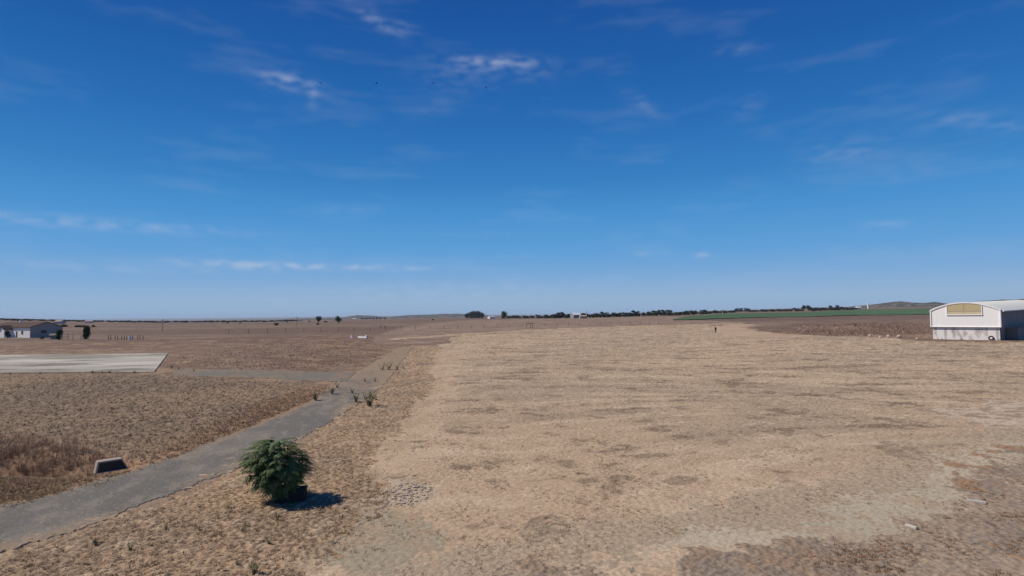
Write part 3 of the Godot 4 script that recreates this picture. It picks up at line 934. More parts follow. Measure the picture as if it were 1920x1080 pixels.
func house() -> void:
	# corner nearest the camera at px 56; long front faces the track, shaded gable faces the airfield
	var corner: Vector2 = Vector2(-155.06, -188.92)
	var w := 30.0
	var d := 9.0
	var along := Vector2(-0.866, -0.50)
	var inward := Vector2(0.50, -0.866)
	var c := corner + along * w * 0.5 + inward * d * 0.5
	var o := thing("farmhouse", "white farmhouse with brown roof and gable end in painted shade grey", "house", on(c))
	o.basis = Basis(Vector3(0.866, 0, 0.50), Vector3.UP, Vector3(-0.50, 0, 0.866))
	var white := mat(Color(0.80, 0.79, 0.76), 0.8)
	var roof := mat(Color(0.085, 0.058, 0.048), 0.9)
	part("wall", gable_walls(w, d, 3.4, 5.0), white, o)
	var sg := begin()
	for e in [0.0, 0.06]:
		quad(sg, Vector3(w * 0.5 + e, -0.3, -d * 0.5), Vector3(w * 0.5 + e, 3.4, -d * 0.5), Vector3(w * 0.5 + e, 3.4, d * 0.5), Vector3(w * 0.5 + e, -0.3, d * 0.5))
		tri(sg, Vector3(w * 0.5 + e, 3.4, -d * 0.5), Vector3(w * 0.5 + e, 4.98, 0), Vector3(w * 0.5 + e, 3.4, d * 0.5))
	tag(part("gable_end_shade_tone", bake(sg), mat(Color(0.40, 0.345, 0.30), 0.85), o), "gable end with its shade painted in as warm grey")  # overlay on the white wall, its grey carries the gable's shade
	part("roof", gable_roof(w, d, 3.4, 5.0, 0.35), roof, o)
	for x in [-8.5, -3.5, 9.5]: window_on(o, Vector3(x, 1.75, d * 0.5), 1.4, 1.3, false)
	var door := part("door", slab(Vector3(5.4, 1.05, d * 0.5), Vector3(1.0, 2.1, 0.12)), mat(Color(0.10, 0.06, 0.04), 0.6), o)
	part("handle", slab(Vector3(5.05, 1.05, d * 0.5 + 0.09), Vector3(0.05, 0.12, 0.06), 0.0), mat(Color(0.4, 0.4, 0.4), 0.3, 1.0), door)
	window_on(o, Vector3(w * 0.5, 1.9, 0.8), 1.7, 1.2, true)
	# porch with a small white gable
	var porch := Node3D.new()
	porch.name = "porch"
	o.add_child(porch)
	porch.position = Vector3(0.5, 0, d * 0.5 + 1.1)
	porch.rotation.y = PI / 2
	part("gable", gable_walls(2.2, 3.4, 2.7, 3.9), white, porch)
	part("roof", gable_roof(2.3, 3.4, 2.7, 3.9, 0.25), roof, porch)
	var ch := part("chimney", slab(Vector3(-4, 5.2, 0), Vector3(0.7, 1.3, 0.7)), white, o)
	part("cap", slab(Vector3(-4, 5.92, 0), Vector3(0.9, 0.12, 0.9)), roof, ch)

func far_building(called: String, label: String, at: Vector2, turn: float, w: float, d: float, eave: float, ridge: float, wall: Color, roof: Color, openings := 3) -> void:
	var o := thing(called, label, "building", on(at), turn)
	part("wall", gable_walls(w, d, eave, ridge), mat(wall, 0.8), o)
	part("roof", gable_roof(w, d, eave, ridge, 0.4), mat(roof, 0.7), o)
	for k in openings:
		window_on(o, Vector3(lerpf(-0.36, 0.36, k / maxf(1.0, openings - 1.0)) * w, eave * 0.45, d * 0.5), w * 0.09, eave * 0.4, false)

func fence(label: String, a: Vector2, b: Vector2, gap: float, high: float, c: Color, wires := 3) -> void:
	var o := thing("wire_fence", label, "fence", on(a))
	var m := mat(c, 0.9)
	var wm := mat(Color(0.22, 0.21, 0.2), 0.6)
	var n := int(a.distance_to(b) / gap)
	var tops: Array[Vector3] = []
	for k in n + 1:
		var p := on(a.lerp(b, float(k) / n)) - o.position + Vector3(rng.randf_range(-0.2, 0.2), 0, rng.randf_range(-0.3, 0.3))
		var st := begin()
		var h := high * rng.randf_range(0.82, 1.08)
		var lean := Vector3(rng.randf_range(-0.09, 0.09), 0, rng.randf_range(-0.06, 0.06))
		tube(st, p - Vector3.UP * 0.2, p + Vector3.UP * h + lean, 0.085, 0.07, 6)
		part("post", bake(st), m, o)
		tops.append(p + lean * 0.8)
	for i in wires:
		var st := begin()
		for k in n:
			var u := Vector3.UP * high * (0.3 + 0.28 * i)
			tube(st, tops[k] + u, tops[k + 1] + u, 0.006, 0.006, 3)
		part("wire", bake(st), wm, o)

func pole(called: String, label: String, at: Vector2, high: float, r: float, c: Color, arm := 0.0) -> void:
	var o := thing(called, label, "pole", on(at, 0.1))
	var st := begin()
	tube(st, Vector3.ZERO, Vector3.UP * (high + 0.1), r, r * 0.7, 8)
	part("shaft", bake(st), mat(c, 0.8), o)
	if arm > 0.0:
		part("crossarm", slab(Vector3(0, high - 0.4, 0), Vector3(arm, 0.16, 0.14)), mat(c, 0.8), o)
		for s in [-0.45, 0.0, 0.45]:
			st = begin()
			tube(st, Vector3(arm * s, high - 0.32, 0), Vector3(arm * s, high - 0.05, 0), 0.07, 0.05, 6)
			part("insulator", bake(st), mat(Color(0.5, 0.5, 0.48), 0.3), o)

func headwall() -> void:
	var o := thing("culvert_headwall", "low concrete culvert headwall with dark recessed face beside the ditch", "headwall", on(Vector2(-14.95, -22.04)) * Vector3(1, 0, 1) + Vector3(0, -0.10, 0))
	o.rotation.y = 0.78
	o.scale = Vector3(0.82, 0.72, 0.8)
	var conc := mat(Color(0.33, 0.29, 0.25), 0.9)
	var face := mat(Color(0.055, 0.050, 0.048), 0.8)  # near-black puts the shade of the front face into its colour
	# trapezoid frame, wider at the foot
	var outer := [Vector2(-0.62, 0.0), Vector2(-0.52, 0.58), Vector2(0.40, 0.58), Vector2(0.66, 0.0)]
	var inner := [Vector2(-0.53, 0.03), Vector2(-0.46, 0.51), Vector2(0.37, 0.51), Vector2(0.60, 0.03)]
	var st := begin()
	for k in 4:
		var j := (k + 1) % 4
		var a := Vector3(outer[k].x, outer[k].y, 0.12)
		var b := Vector3(outer[j].x, outer[j].y, 0.12)
		var c := Vector3(inner[j].x, inner[j].y, 0.12)
		var d := Vector3(inner[k].x, inner[k].y, 0.12)
		var back := Vector3(0, 0, -0.42)
		quad(st, a, b, c, d)
		quad(st, a + back, b + back, b, a)
		quad(st, d, c, c + Vector3(0, 0, -0.10), d + Vector3(0, 0, -0.10))
	quad(st, Vector3(-0.62, 0, -0.3), Vector3(-0.52, 0.58, -0.3), Vector3(0.40, 0.58, -0.3), Vector3(0.66, 0, -0.3))
	part("surround", bake(st), conc, o)
	st = begin()
	quad(st, Vector3(-0.53, 0.03, 0.03), Vector3(-0.46, 0.51, 0.03), Vector3(0.37, 0.51, 0.03), Vector3(0.60, 0.03, 0.03))
	part("recessed_face", bake(st), face, o)

func foot_box() -> void:
	var o := thing("utility_box", "low dark box half hidden at the foot of the green shrub", "box", on(Vector2(-6.65, -17.72)))
	o.rotation.y = 0.10
	var dark := mat(Color(0.035, 0.032, 0.032), 0.85)
	part("body", slab(Vector3(-0.05, 0.15, -0.2), Vector3(0.85, 0.40, 0.42), 0.02), dark, o)
	part("lid", slab(Vector3(-0.05, 0.365, -0.2), Vector3(0.89, 0.03, 0.46), 0.01), mat(Color(0.05, 0.045, 0.043), 0.8), o)

func person() -> void:
	var o := thing("person", "person in dark clothes standing on the dirt track", "person", on(Vector2(56.13, -162.49)), 0.3)
	var st := begin()
	# legs, torso, arms and head grow out of one another
	for s in [-1.0, 1.0]:
		tube(st, Vector3(0.10 * s, 0.04, 0), Vector3(0.10 * s, 0.50, 0.02), 0.055, 0.065, 8)
		tube(st, Vector3(0.10 * s, 0.50, 0.02), Vector3(0.09 * s, 0.95, 0), 0.065, 0.095, 8)
		lump(st, Vector3(0.11 * s, 0.05, 0.05), Vector3(0.05, 0.05, 0.13), 0.0, 5, 8)
		tube(st, Vector3(0.20 * s, 1.42, 0), Vector3(0.25 * s, 1.12, -0.02), 0.055, 0.045, 8)
		tube(st, Vector3(0.25 * s, 1.12, -0.02), Vector3(0.24 * s, 0.86, 0.06), 0.045, 0.035, 8)
	tube(st, Vector3(0, 0.88, 0), Vector3(0, 1.15, 0), 0.165, 0.150, 10)
	tube(st, Vector3(0, 1.15, 0), Vector3(0, 1.42, 0), 0.150, 0.205, 10)
	tube(st, Vector3(0, 1.42, 0), Vector3(0, 1.50, 0), 0.205, 0.07, 10)
	tube(st, Vector3(0, 1.48, 0), Vector3(0, 1.58, 0.01), 0.055, 0.055, 8)
	part("clothed_body", bake(st), mat(Color(0.010, 0.010, 0.03), 0.9), o)
	st = begin()
	lump(st, Vector3(0, 1.67, 0.01), Vector3(0.078, 0.115, 0.095), 0.0, 8, 10)
	lump(st, Vector3(0, 1.655, 0.105), Vector3(0.014, 0.022, 0.018), 0.0, 4, 6)
	for s in [-1.0, 1.0]:
		lump(st, Vector3(0.078 * s, 1.66, 0), Vector3(0.012, 0.03, 0.02), 0.0, 4, 6)
		lump(st, Vector3(0.24 * s, 0.80, 0.07), Vector3(0.010, 0.075, 0.04), 0.0, 5, 6)
	part("skin", bake(st), mat(Color(0.30, 0.17, 0.11), 0.6), o)
	st = begin()
	lump(st, Vector3(0, 1.715, -0.01), Vector3(0.085, 0.085, 0.10), 0.03, 6, 10)
	part("hair", bake(st), mat(Color(0.02, 0.015, 0.012), 0.8), o)

func bird(label: String, p: Vector3, turn: float, lift: float) -> void:
	var o := thing("bird", label, "bird", p, turn, "birds flying high over the field")
	var m := mat(Color(0.05, 0.045, 0.045), 0.9)
	var st := begin()
	tube(st, Vector3(0, 0, -0.16), Vector3(0, 0.01, 0.02), 0.03, 0.055, 8)
	tube(st, Vector3(0, 0.01, 0.02), Vector3(0, 0.02, 0.15), 0.055, 0.03, 8)
	lump(st, Vector3(0, 0.03, 0.18), Vector3(0.035, 0.035, 0.045), 0.0, 5, 8)
	tube(st, Vector3(0, 0.03, 0.21), Vector3(0, 0.010, 0.26), 0.012, 0.002, 5)
	part("body", bake(st), m, o)
	for s in [-1.0, 1.0]:
		st = begin()
		var a := Vector3(0.03 * s, 0.02, 0.08)
		var b := Vector3(0.03 * s, 0.02, -0.06)
		var c := Vector3(0.20 * s, 0.02 + lift, 0.09)
		var d := Vector3(0.20 * s, 0.02 + lift, -0.05)
		var e := Vector3(0.42 * s, 0.02 + lift * 0.8, -0.06)
		quad(st, a, c, d, b)
		tri(st, c, e, d)
		var u := Vector3(0, 0.012, 0)
		quad(st, a + u, c + u, d + u, b + u)
		tri(st, c + u, e, d + u)
		part("wing", bake(st), m, o)
	st = begin()
	quad(st, Vector3(-0.02, 0, -0.14), Vector3(-0.06, 0, -0.30), Vector3(0.06, 0, -0.30), Vector3(0.02, 0, -0.14))
	quad(st, Vector3(-0.02, 0.01, -0.14), Vector3(-0.06, 0.005, -0.30), Vector3(0.06, 0.005, -0.30), Vector3(0.02, 0.01, -0.14))
	part("tail", bake(st), m, o)

func hill(label: String, crest: Array, deep: float, a: Color, b: Color) -> void:
	# crest: points on the skyline ridge; the slope comes down towards the plain in front and behind
	var v := PackedVector3Array()
	var col := PackedColorArray()
	var rows := 14
	var c3 := Curve3D.new()
	for p in crest: c3.add_point(p)
	var n := 220
	var nn: FastNoiseLite = nz.hill
	for i in n + 1:
		var p := c3.sample_baked(c3.get_baked_length() * i / n)
		var out := Vector2(p.x, p.z).normalized()
		var foot := macro(p.x, p.z) - 6.0
		for j in rows + 1:
			var t := j / float(rows) * 2.0 - 1.0
			var q := Vector2(p.x, p.z) + out * t * deep
			var s := pow(cos(t * PI * 0.5), 1.3)
			var y := lerpf(foot - 3.0, p.y, s) + nn.get_noise_2d(q.x, q.y) * 5.0 * s
			v.append(Vector3(q.x, y, q.y))
			var k: float = nn.get_noise_2d(q.x * 2.0, q.y * 2.0) + nn.get_noise_2d(q.x * 7.0, q.y * 7.0)
			col.append(speck(a.lerp(b, smoothstep(-0.1, 0.35, k)), 0.15))
	var idx := PackedInt32Array()
	for i in n:
		for j in rows:
			var p := i * (rows + 1) + j
			idx.append_array([p, p + rows + 1, p + rows + 2, p, p + rows + 2, p + 1])
	var arr := []
	arr.resize(Mesh.ARRAY_MAX)
	arr[Mesh.ARRAY_VERTEX] = v
	arr[Mesh.ARRAY_COLOR] = col
	arr[Mesh.ARRAY_INDEX] = idx
	var am := ArrayMesh.new()
	am.add_surface_from_arrays(Mesh.PRIMITIVE_TRIANGLES, arr)
	var st := SurfaceTool.new()
	st.create_from(am, 0)
	st.generate_normals()
	tag(part("hill", st.commit(), vcol), label, "hill", "", "structure")

func hedge(from: Vector2, to: Vector2, count: int, high: float, wide: float, where: String) -> void:
	for k in count:
		var p := from.lerp(to, (k + rng.randf_range(-0.25, 0.25)) / maxf(1.0, count - 1.0))
		tree("hedgerow_tree", "%s dark hedgerow tree counting rightwards from %s" % [ordinal(k), where], "tree", on(p, 0.1), wide * rng.randf_range(1.2, 2.0), high * rng.randf_range(1.0, 1.55), 3 + rng.randi() % 3, "dark trees of the far hedgerow")

# ---------------------------------------------------------------- scene
func _ready() -> void:
	rng.seed = 20
	# camera on a mast, tilted slightly up and not quite level
	var cam := Camera3D.new()
	cam.name = "camera"
	cam.fov = rad_to_deg(2.0 * atan(540.0 / 1100.0))
	cam.position = Vector3(0, 5.5, 0)
	cam.basis = Basis(Vector3.RIGHT, atan(51.0 / 1100.0)) * Basis(Vector3.BACK, -atan(22.0 / 1920.0))
	cam.far = 20000.0
	add_child(cam)
	var env := Environment.new()
	env.background_mode = Environment.BG_SKY
	env.sky = make_sky()
	env.tonemap_mode = Environment.TONE_MAPPER_LINEAR
	env.tonemap_exposure = 1.06
	env.sdfgi_enabled = true
	env.ssao_enabled = true
	env.ssil_enabled = true
	env.fog_enabled = true
	env.fog_density = 0.00004
	env.fog_light_color = Color(0.75, 0.82, 0.92)
	var we := WorldEnvironment.new()
	we.name = "environment"
	we.environment = env
	add_child(we)
	var sun := DirectionalLight3D.new()
	sun.name = "sun"
	sun.light_energy = 1.42
	sun.light_color = Color(1.0, 0.955, 0.89)
	sun.light_angular_distance = 0.5
	sun.shadow_enabled = true
	var towards := Vector3(-cos(deg_to_rad(47)) * cos(deg_to_rad(9)), sin(deg_to_rad(47)), -cos(deg_to_rad(47)) * sin(deg_to_rad(9)))
	sun.basis = Basis.looking_at(-towards)
	add_child(sun)

	make_noise("big", 1, 34.0)
	make_noise("mid", 2, 5.5)
	make_noise("small", 3, 1.1)
	make_noise("fine", 4, 0.24, 2)
	make_noise("streak", 5, 3.2, 4)
	make_noise("wide", 11, 11.0, 4)
	make_noise("spot", 12, 2.3, 5)
	make_noise("field", 6, 160.0)
	make_noise("crack", 7, 3.0)
	make_noise("hill", 8, 260.0, 4)
	vcol = StandardMaterial3D.new()
	vcol.vertex_color_use_as_albedo = true
	vcol.roughness = 0.95
	vcol.metallic_specular = 0.2
	leafy = StandardMaterial3D.new()
	leafy.vertex_color_use_as_albedo = true
	leafy.roughness = 0.7
	leafy.metallic_specular = 0.25
	leafy.cull_mode = BaseMaterial3D.CULL_DISABLED
	bark_mat = mat(Color(0.06, 0.045, 0.035))

	# ---- setting
	lay_regions()
	make_ground()
	tag(part("road", strip([[Vector2(-16.68, -14.54), Vector2(-13.51, -11.82)], [Vector2(-15.66, -17.08), Vector2(-12.57, -13.75)], [Vector2(-15.26, -17.68), Vector2(-12.25, -14.23)], [Vector2(-14.47, -19.35), Vector2(-11.43, -15.69)], [Vector2(-13.99, -21.84), Vector2(-10.95, -18.12)], [Vector2(-13.52, -24.14), Vector2(-10.37, -20.49)], [Vector2(-13.42, -27.47), Vector2(-9.99, -23.01)], [Vector2(-13.16, -31.55), Vector2(-9.75, -25.92)], [Vector2(-13.08, -36.05), Vector2(-9.66, -29.56)], [Vector2(-13.76, -42.68), Vector2(-9.76, -34.43)], [Vector2(-14.73, -50.64), Vector2(-9.95, -41.23)], [Vector2(-15.31, -57.65), Vector2(-10.89, -51.49)], [Vector2(-16.14, -66.91), Vector2(-12.85, -66.47)], [Vector2(-17.75, -81.90), Vector2(-15.31, -84.79)], [Vector2(-20.40, -105.58), Vector2(-18.45, -108.79)]], 900, 70, 0.012, 0.30, paint_road), vcol), "worn grey asphalt road curving past the green shrub", "road", "", "structure")
	tag(part("path", strip([[Vector2(-37.41, -64.95), Vector2(-33.17, -57.61)], [Vector2(-33.15, -64.10), Vector2(-29.03, -56.16)], [Vector2(-27.21, -62.45), Vector2(-23.59, -54.15)], [Vector2(-20.68, -59.91), Vector2(-17.73, -51.36)], [Vector2(-15.46, -58.19), Vector2(-14.24, -50.19)]], 300, 24, 0.03, 0.6, paint_branch), vcol), "overgrown grey gravel path from the road to the concrete pad", "path", "", "structure")
	tag(part("concrete_pad", strip([[Vector2(-104.24, -94.24), Vector2(-69.34, -62.75)], [Vector2(-81.45, -93.54), Vector2(-54.04, -62.13)], [Vector2(-64.71, -93.84), Vector2(-43.07, -61.70)], [Vector2(-54.99, -94.09), Vector2(-37.24, -61.30)]], 300, 60, 0.10, 0.0, paint_pad), vcol), "pale concrete pad with dark streaks", "pad", "", "structure")
	tag(part("crop_field", strip([[Vector2(124.23, -454.26), Vector2(118.04, -431.68)], [Vector2(227.15, -737.24), Vector2(131.98, -428.57)], [Vector2(379.72, -1046.96), Vector2(166.15, -458.41)], [Vector2(407.81, -899.24), Vector2(215.11, -474.56)], [Vector2(468.98, -906.92), Vector2(237.64, -459.81)], [Vector2(671.34, -1155.93), Vector2(277.24, -477.66)], [Vector2(842.96, -1289.96), Vector2(307.94, -471.54)], [Vector2(901.62, -1241.65), Vector2(337.39, -464.94)], [Vector2(954.71, -1118.84), Vector2(391.07, -458.57)], [Vector2(987.11, -953.77), Vector2(442.93, -428.22)]], 260, 60, 0.4, 0.0, paint_crop), vcol), "long green irrigated crop field beyond the dry ground", "field", "", "stuff")
	hill("low blue hills on the far horizon behind the lone trees", [Vector3(-2508.1, -25.64, -5996.6), Vector3(-2367.1, -11.35, -6053.6), Vector3(-2222.2, -2.33, -6108.3), Vector3(-1972.0, -0.04, -6193.6), Vector3(-1817.0, 0.80, -6240.9), Vector3(-1732.9, 16.79, -6264.7), Vector3(-1658.6, 27.32, -6284.8), Vector3(-1496.9, 16.88, -6325.3), Vector3(-1332.3, 3.42, -6362.0), Vector3(-1136.7, 18.49, -6399.8), Vector3(-938.0, 22.05, -6432.0), Vector3(-736.4, 28.56, -6458.1), Vector3(-602.8, 30.00, -6472.0), Vector3(-445.0, 16.46, -6484.7), Vector3(-180.5, 1.65, -6497.5), Vector3(291.3, -3.74, -6493.5), Vector3(700.4, -20.12, -6462.2)], 500.0, Color(0.07, 0.075, 0.06), Color(0.16, 0.13, 0.10))
	hill("dark wooded hills rising behind the green crop field", [Vector3(1956.0, 10.08, -3716.7), Vector3(2047.1, 25.32, -3667.3), Vector3(2110.0, 35.72, -3631.5), Vector3(2206.7, 46.73, -3573.6), Vector3(2264.8, 53.42, -3537.1), Vector3(2316.7, 60.08, -3503.3), Vector3(2355.9, 54.28, -3477.0), Vector3(2406.9, 48.24, -3441.9), Vector3(2458.8, 53.08, -3405.1), Vector3(2498.6, 41.24, -3375.9), Vector3(2557.1, 48.81, -3331.8), Vector3(2640.6, 56.81, -3266.0), Vector3(2693.6, 62.43, -3222.5), Vector3(2727.5, 58.36, -3193.8), Vector3(2768.9, 62.68, -3158.0), Vector3(2869.8, 56.17, -3066.7), Vector3(3020.8, 26.53, -2918.0)], 420.0, Color(0.05, 0.06, 0.045), Color(0.17, 0.14, 0.105, 0.12))

	# ---- buildings
	hangar()
	house()
	far_building("farm_shed", "open white-roofed farm shed standing in the far hedgerow", Vector2(97.48, -907.30), 0.5, 13.0, 9.0, 5.2, 8.2, Color(0.30, 0.28, 0.27), Color(0.80, 0.80, 0.80), 3)
	far_building("farm_building", "low pinkish farm building beside the white-roofed shed", Vector2(95.64, -796.07), 0.1, 9.0, 6.0, 3.2, 4.4, Color(0.42, 0.32, 0.28), Color(0.40, 0.30, 0.26), 2)
	far_building("farm_building", "small white farmhouse between the tall tree clump and lone round tree", Vector2(-43.81, -1216.89), 0.7, 13.0, 8.0, 3.6, 6.0, Color(0.78, 0.78, 0.76), Color(0.55, 0.53, 0.52), 3)
	far_building("barn", "long white barn at the end of the dark tree row", Vector2(-1153.12, -4281.18), 0.15, 26.0, 11.0, 5.0, 8.0, Color(0.78, 0.78, 0.77), Color(0.72, 0.72, 0.72), 4)
	far_building("barn", "small white barn beside the white tower above the crop", Vector2(910.30, -1545.45), 0.4, 16.0, 9.0, 4.0, 7.0, Color(0.8, 0.8, 0.79), Color(0.76, 0.76, 0.76), 3)
	far_building("farm_building", "tiny pale farm building far behind the oval bush", Vector2(-777.68, -1079.21), 0.3, 12.0, 7.0, 3.0, 4.6, Color(0.60, 0.55, 0.52), Color(0.30, 0.20, 0.17), 3)
	far_building("farm_building", "tiny grey farm building far behind the farmhouse gable", Vector2(-594.37, -771.39), -0.2, 11.0, 7.0, 3.0, 4.4, Color(0.45, 0.43, 0.43), Color(0.25, 0.18, 0.16), 3)
	far_building("garden_shed", "little grey shed at the right corner of the farmhouse", Vector2(-134.71, -172.74), 0.4, 1.3, 1.1, 1.2, 1.5, Color(0.26, 0.25, 0.24), Color(0.10, 0.09, 0.09), 1)
	var tower := thing("water_tower", "white cylindrical water tower above the green crop", "tower", on(Vector2(1011.90, -1668.99), 0.2))
	var st := begin()
	tube(st, Vector3.ZERO, Vector3.UP * 13.0, 2.2, 2.1, 16)
	part("shaft", bake(st), mat(Color(0.8, 0.8, 0.79), 0.7), tower)
	st = begin()
	tube(st, Vector3.UP * 13.0, Vector3.UP * 15.0, 2.6, 2.3, 16)
	part("tank", bake(st), mat(Color(0.78, 0.77, 0.76), 0.7), tower)

	# ---- plants that stand alone
	crowns.append(crown_mesh(1, 1, 9, 900, 0.055, Color(0.050, 0.068, 0.032), 101))
	crowns.append(crown_mesh(0.9, 1, 7, 800, 0.055, Color(0.045, 0.060, 0.030), 102))
	crowns.append(crown_mesh(1, 1, 12, 1000, 0.05, Color(0.055, 0.075, 0.035), 103))
	crowns.append(crown_mesh(1, 1, 6, 260, 0.10, Color(0.035, 0.046, 0.028), 104, 0.12))
	crowns.append(crown_mesh(1, 1, 5, 240, 0.10, Color(0.040, 0.050, 0.028), 105))
	crowns.append(crown_mesh(1, 1, 7, 280, 0.09, Color(0.038, 0.048, 0.026), 106, 0.12))
	crowns.append(crown_mesh(0.8, 1, 12, 1600, 0.05, Color(0.040, 0.058, 0.030), 108, 0.15, 0.25))
	crowns.append(crown_mesh(1, 1, 14, 1300, 0.055, Color(0.045, 0.058, 0.034), 109, 0.12))
	rng.seed = 31
	st = begin()
	tube(st, Vector3(0, -0.03, 0), Vector3(0.01, 0.5, 0), 0.05, 0.03, 7)
	for k in 5:
		var t := k * 1.3
		tube(st, Vector3(0.01, 0.3 + 0.05 * k, 0), Vector3(cos(t) * 0.26, 0.62 + 0.05 * (k % 3), sin(t) * 0.26), 0.018, 0.006, 5)
	trunk_mesh = bake(st)
	for k in 6:
		var p: Vector2 = Vector2(-130.32, -1695.68).lerp(Vector2(-75.67, -1471.30), k / 5.0)
		tree("tall_tree", "%s tree from the left in the tall clump on the horizon" % ordinal(k), "tree", on(p + Vector2(0, -8.0 * (k % 2)), 0.2), [14.0, 15.0, 17.0, 16.0, 14.0, 13.0][k], [17.0, 20.0, 23.0, 22.0, 21.0, 16.0][k], 7, "tall tree clump on the horizon")
	tree("round_tree", "lone round-headed dark tree right of the small white farmhouse", "tree", on(Vector2(-15.35, -1115.42), 0.3), 13.0, 16.0, 7)
	tree("field_tree", "lone rounded tree before the blue hills, left of two", "tree", on(Vector2(-235.00, -711.79), 0.2), 8.0, 9.5, 0)
	tree("field_tree", "lone wide tree before the blue hills, right of two", "tree", on(Vector2(-194.48, -656.76), 0.2), 9.0, 9.5, 2)
	tree("field_bush", "low dark bush between the two lone field trees", "bush", on(Vector2(-276.34, -870.49), 0.3), 6.5, 3.6, 4)
	tree("field_bush", "small dark bush in the field below the lone tree", "bush", on(Vector2(-165.07, -498.61), 0.3), 3.6, 2.2, 3)
	for k in 9:
		tree("row_tree", "%s tree from the left in the dark row beside the barn" % ordinal(k), "tree", on(Vector2(-1262.72, -4920.31).lerp(Vector2(-677.47, -3126.57), k / 8.0), 0.2), rng.randf_range(16, 24), rng.randf_range(14, 20), 3 + k % 3, "dark tree row beside the barn")
	for a in [[Vector2(-69.72, -311.29), "left"], [Vector2(-67.39, -309.66), "right"]]:
		tree("round_bush", "tiny round dark bush in the pale field, %s of two" % a[1], "bush", on(a[0], 0.2), 0.9, 1.1, 4)
	hedge(Vector2(-6.13, -1193.74), Vector2(72.57, -982.66), 12, 5.5, 8.0, "the lone round-headed tree")
	hedge(Vector2(70.91, -948.54), Vector2(92.11, -927.86), 4, 8.5, 9.5, "the low hedge to the white-roofed shed")
	tree("hedgerow_tree", "dark rounded tree rising behind the low pinkish farm building", "tree", on(Vector2(114.94, -963.87), 0.2), 11, 9.5, 2, "dark trees of the far hedgerow")
	hedge(Vector2(118.70, -924.97), Vector2(220.29, -1013.59), 14, 8.0, 9.5, "the low pinkish farm building")
	hedge(Vector2(238.32, -1069.70), Vector2(286.06, -928.30), 14, 8.0, 8.5, "the pale field post")
	hedge(Vector2(327.30, -1049.67), Vector2(506.21, -1348.29), 10, 7.5, 8.5, "the green crop's narrow end")
	hedge(Vector2(759.81, -1994.52), Vector2(711.77, -1771.31), 5, 11.5, 9.0, "the tall grove above the crop")
	hedge(Vector2(603.03, -1483.99), Vector2(597.49, -1219.56), 14, 6.5, 8.5, "the grove to the pair of tall trees")
	for k in 2:
		tree("tall_tree", ["left of the two close tall trees above the crop", "right of the two close tall trees above the crop"][k], "tree", on(Vector2(596.21, -1201.35).lerp(Vector2(584.03, -1157.76), k), 0.2), 11, 13.5, k, "pair of tall trees above the crop")
	hedge(Vector2(584.41, -1146.11), Vector2(719.14, -1234.34), 12, 6.0, 9.5, "the pair of tall trees")
	for k in 2:
		tree("pointed_tree", ["left of two pointed trees topping the hedgerow", "right of two pointed trees topping the hedgerow"][k], "tree", on(Vector2(664.22, -1226.12).lerp(Vector2(672.12, -1214.23), k), 0.2), 9, 12, 1 - k, "pointed trees topping the hedgerow")
	# bushes round the farmhouse
	tree("oval_bush", "tall oval dark bush standing alone right of the farmhouse", "bush", on(Vector2(-121.03, -167.05), 0.2), 3.0, 4.6, 6)
	tree("garden_bush", "dark bush against the right corner of the farmhouse", "bush", on(Vector2(-129.06, -167.44), 0.2), 2.8, 3.4, 6)
	tree("garden_bush", "low dark bush under the gable window of the farmhouse", "bush", on(Vector2(-139.15, -173.98), 0.1), 1.4, 1.0, 2)
	tree("garden_tree", "dark garden tree before the white farmhouse front", "tree", on(Vector2(-165.54, -199.05), 0.1), 2.0, 2.6, 0)
	tree("garden_tree", "dark garden tree beside the farmhouse porch", "tree", on(Vector2(-157.27, -183.12), 0.1), 1.8, 3.0, 1)
	for a in [[121, "second of three dark bushes behind the farmhouse"], [146, "largest of three dark bushes behind the farmhouse"], [155, "rightmost of three dark bushes behind the farmhouse"]]:
		var p: Vector2 = {121: Vector2(-347.33, -455.68), 146: Vector2(-328.85, -444.68), 155: Vector2(-319.51, -436.89)}[a[0]]
		tree("field_bush", a[1], "bush", on(p, 0.3), 5.5, 3.2, 3 + a[0] % 3, "dark bushes behind the farmhouse")
	tree("field_bush", "isolated dark dot of a bush far right of the oval bush", "bush", on(Vector2(-320.29, -449.68), 0.3), 3.5, 2.4, 3)

	for a in [[Vector2(-455.41, -939.98), "first from the left of small bushes dotted on the far plain"], [Vector2(-465.15, -1003.31), "second from the left of small bushes dotted on the far plain"], [Vector2(-561.73, -1328.69), "third from the left of small bushes dotted on the far plain"], [Vector2(-203.27, -506.99), "fourth from the left of small bushes dotted on the far plain"], [Vector2(-424.47, -1106.18), "fifth from the left of small bushes dotted on the far plain"], [Vector2(-365.52, -1057.64), "rightmost of small bushes dotted on the far plain"], [Vector2(-131.74, -976.01), "small dark bush left below the tall clump's hill"]]:
		tree("plain_bush", a[1], "bush", on(a[0], 0.3), 5.0, 3.0, 3, "small bushes dotted on the far plain")
	# distant belt of trees along the left horizon, too far to count
	var mm := MultiMesh.new()
	mm.transform_format = MultiMesh.TRANSFORM_3D
	mm.mesh = crown_mesh(1, 1, 5, 90, 0.16, Color(0.05, 0.06, 0.045), 107)
	rng.seed = 40
	mm.instance_count = 420
	for k in 420:
		var t := deg_to_rad(lerpf(-52.0, -20.0, k / 419.0) + rng.randf_range(-0.2, 0.2))
		var r := rng.randf_range(1700.0, 2600.0)
		var s := rng.randf_range(4.0, 8.0)
		mm.set_instance_transform(k, Transform3D(Basis.IDENTITY.scaled(Vector3(s * 2.6, s * 0.8, s * 1.5)), on(Vector2(sin(t), -cos(t)) * r, 0.5)))
	var belt := MultiMeshInstance3D.new()
	belt.name = "distant_wood"
	belt.multimesh = mm
	belt.material_override = leafy
	add_child(belt)
	tag(belt, "thin dark belt of far woodland along the left horizon", "wood", "", "stuff")

